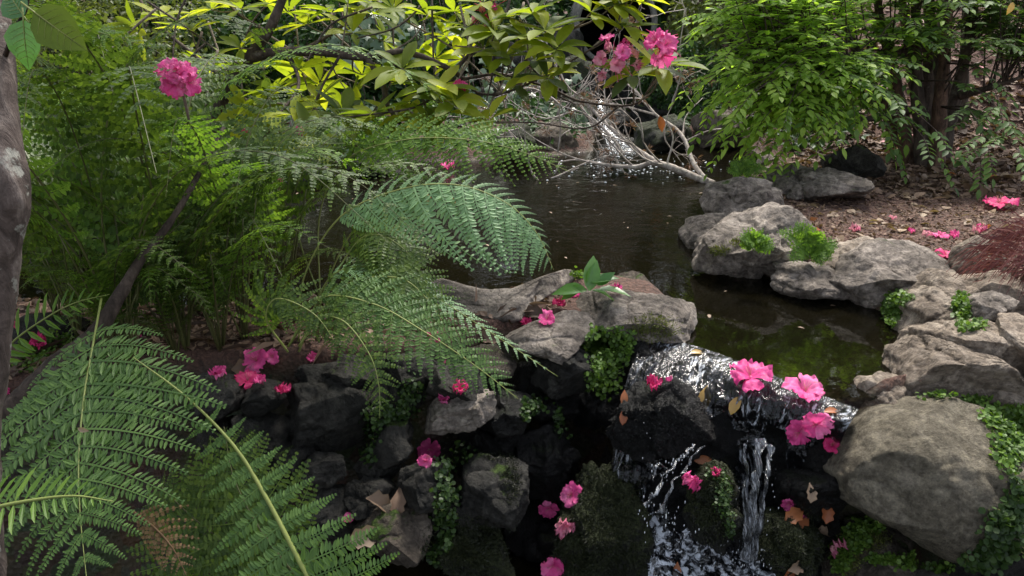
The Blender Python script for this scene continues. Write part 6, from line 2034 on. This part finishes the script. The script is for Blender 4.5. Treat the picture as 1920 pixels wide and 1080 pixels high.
# ------------------------------------------------------------------ loose leaves that one can point to
LVM = {k: mesh('leaf', *leaf_tpl([(0, .01), (.2, .17), (.45, .25), (.7, .2), (.88, .08), (1, .005)], .5, -.25), M[k]) for k in ('litter', 'litter_tan', 'litter_yel', 'litter_org')}
CURL = {k: mesh('leaf', *leaf_tpl([(0, .02), (.15, .12), (.3, .27), (.45, .22), (.6, .3), (.8, .14), (1, .01)], 1.1, -.6), M[k]) for k in ('litter', 'litter_tan', 'litter_yel', 'litter_org')}
for lab, px, py, t, L, dx, dy, mt, N, curl in [
        ('small yellow leaf floating at the pool lip', 1308, 662, 2.35, 28, 1, .15, 'litter_yel', Up + Vz * .5, 0),
        ('upright yellow brown leaf stuck on the wet lip left of the first flower', 1322, 748, 2.16, 50, .2, 1, 'litter_yel', Vz + RT * .2, 0),
        ('yellow leaf hanging below the first flower on the lip', 1380, 760, 2.13, 42, .45, 1, 'litter_yel', Vz, 0),
        ('curled orange leaf on top of the mossy outcrop', 1318, 862, 1.9, 36, 1, .1, 'litter_org', Vz + Up, 0),
        ('upper orange brown leaf on the left of the rounded black rock', 1170, 748, 2.03, 30, .1, 1, 'litter_org', Vz, 0),
        ('lower orange brown leaf on the left of the rounded black rock', 1170, 780, 2.02, 32, .15, 1, 'litter_org', Vz, 0),
        ('small orange leaf lying at the lip beside the small tan rock', 1560, 772, 2.05, 32, 1, .2, 'litter_org', Up + Vz, 0),
        ('large crumpled orange leaf under the lip, left one', 1485, 972, 1.86, 50, .8, .6, 'litter_org', Vz + Up * .3, 1),
        ('large crumpled orange leaf under the lip, right one', 1505, 965, 1.87, 55, .9, .35, 'litter_org', Vz + Up * .3, 1),
        ('pale torn leaf standing above the crumpled orange leaves', 1520, 928, 1.88, 34, .1, 1, 'litter_tan', Vz, 1),
        ('brown curled leaf right of the crumpled orange leaves', 1550, 955, 1.87, 40, .15, 1, 'litter_org', Vz - RT * .4, 1),
        ('peach brown leaf left of the drooping pale pink flower', 1540, 1000, 1.84, 36, 1, -.1, 'litter_tan', Vz + Up, 1),
        ('crumpled orange leaf at the bottom edge right of the falls', 1490, 1078, 1.8, 60, .9, .3, 'litter_org', Vz + Up * .5, 1),
        ('pale leaf above the crumpled orange leaf at the bottom edge', 1500, 1058, 1.8, 40, .8, .3, 'litter_tan', Vz + Up * .5, 1),
        ('rusty leaf at the bottom edge in the foaming water', 1268, 1075, 1.82, 36, .2, 1, 'litter_org', Vz, 0),
        ('curled orange petal like leaf standing on the grey green fern', 800, 372, 2.08, 28, .1, 1, 'litter_org', Vz + RT * .4, 1),
        ('small yellow leaf lying on the grey green fern', 845, 374, 2.07, 24, 1, -.3, 'litter_yel', Up + Vz, 0),
        ('small peach leaf caught on the stalk of the huge frond', 155, 806, 1.42, 20, .9, -.3, 'litter_tan', Vz, 0),
        ('orange leaf caught in the twigs of the bleached branch', 1240, 232, 4.9, 30, .2, -1, 'litter_org', Vz, 0),
        ('large pale brown leaf lying by the petals on the left bank', 468, 690, 1.97, 62, 1, .05, 'litter_tan', Up + Vz * .3, 1),
        ('first dry leaf on the ledge stone at the bottom of the wall', 715, 950, 1.8, 62, 1, -.3, 'litter_tan', Up + Vz * .7, 1),
        ('second dry leaf on the ledge stone, standing up', 745, 950, 1.8, 50, .1, 1, 'litter', Vz, 1),
        ('third dry leaf on the ledge stone, lying lowest', 690, 1000, 1.78, 70, 1, .2, 'litter_tan', Up + Vz * .6, 1),
        ('yellow leaf hanging high in the big green shrub', 1895, 15, 4.0, 24, -.4, -1, 'litter_yel', Vz, 0),
        ('pale leaf standing up in the litter at the foot of the shrub stems', 1778, 358, 4.4, 26, .1, 1, 'litter_tan', Vz, 0),
        ('brown leaf in the cleft of the dam under the open flower', 1000, 588, 2.45, 50, 1, .2, 'litter', Up + Vz * .3, 1),
        ('brown leaf lying flat behind the long fern tip on the dam', 915, 632, 2.3, 50, 1, .1, 'litter', Up + Vz * .3, 1)]:
    A = nrm(RT * dx + UP * dy)
    c0 = P(px, py, t=t)
    if 'caught' not in lab and 'green fern' not in lab and 'high' not in lab:
        h, nn = land(px, py)
        if h is not None:
            t = float((h - CAM) @ FW)
            N = nrm(nn) * .6 + nrm(N) * .5
            c0 = h + nn * (.012 if curl else .004)
    o = c0 - A * L * PXM * t * .5
    root = link('fallen_leaf', (CURL if curl else LVM)[mt], None, mat4=frame4(o, A, N, L * PXM * t))
    tag(root, lab, 'leaf', 'loose fallen leaves')
# ------------------------------------------------------------------ litter and mulch on the right bank, left bank and hillside
rg = np.random.default_rng(77)
def ground_pts(n, x0, x1, y0, y1, dpool=.05):
    x, y = rg.uniform(x0, x1, n), rg.uniform(y0, y1, n)
    sp = seg_dist(x, y, POOL)
    sg = seg_dist(x, y, GULLY)
    k = (sp > dpool) & (sg > .03)
    x, y = x[k], y[k]
    return np.stack([x, y, height(x, y) + .004], -1)


def strew(name, pts, size, tpl, mat, flat=.5, w=None):
    n = len(pts)
    A = nrm(np.concatenate([rg.normal(0, 1, (n, 2)), rg.normal(0, .22, (n, 1))], 1))
    Nn = nrm(rg.normal(0, flat, (n, 3)) + [0, 0, 1])
    L = size * rg.uniform(.5, 1.4, n)
    mb = MB().add(*place(tpl, pts + [0, 0, .004] * np.ones((n, 1)), A, Nn, L, None if w is None else L * w))
    return tag(mb.build(name, M[mat], smooth=False), kind='stuff')


strew('mulch', ground_pts(32000, 1.0, 4.8, 2.2, 5.4), .022, T_SIMPLE, 'litter', .5, .5)
strew('leaf_litter', ground_pts(6500, 1.0, 5.2, 3.9, 5.8, .1), .05, T_WIDE, 'litter', .5)
strew('leaf_litter', ground_pts(8000, 1.6, 8.0, 4.6, 9.5, .2), .06, T_WIDE, 'litter', .5)
strew('leaf_litter', ground_pts(500, 1.2, 5.0, 3.0, 6.5, .1), .05, T_WIDE, 'litter_tan', .4)
strew('pine_twigs', ground_pts(900, 1.0, 4.8, 2.4, 5.4), .07, T_SIMPLE, 'litter_tan', .3, .06)
strew('leaf_litter', ground_pts(12000, -2.6, .2, 1.3, 3.6), .028, T_WIDE, 'litter', .5)
strew('dry_stalks', ground_pts(1200, -1.6, .1, 1.5, 2.4), .10, T_SIMPLE, 'litter', .4, .05)
strew('leaf_litter', ground_pts(2000, -6, -.5, 4.6, 8.0, .1), .07, T_WIDE, 'litter', .5)
q = ground_pts(260, 2.5, 6.5, 5.0, 8.5, .2)
strew('petal_litter', q, .07, T_WIDE, 'petal_pale', .3)

# separate larger leaves on the mulch, copies of one another
src = None
n = 0
for p in ground_pts(600, 1.3, 3.4, 2.9, 4.7, .25):
    if n >= 45:
        break
    n += 1
    A = nrm(np.array([rg.normal(), rg.normal(), rg.normal(0, .15)]))
    k = ('litter', 'litter_tan', 'litter', 'litter_tan', 'litter_org')[n % 5] if n % 9 else 'litter_org'
    o = link('fallen_leaf', (CURL if n % 3 else LVM)[k], None, mat4=frame4(p + [0, 0, .012], A, nrm(rg.normal(0, .3, 3) + [0, -.2, 1]), rg.uniform(.045, .08)))
    tag(o, {'litter': 'dark brown dry leaf lying on the mulch of the right bank', 'litter_tan': 'pale tan dry leaf lying on the mulch of the right bank', 'litter_org': 'orange brown dry leaf lying on the mulch of the right bank'}[k],
        'leaf', {'litter': 'dark brown leaves on the mulch', 'litter_tan': 'pale tan leaves on the mulch', 'litter_org': 'orange leaves on the mulch'}[k])
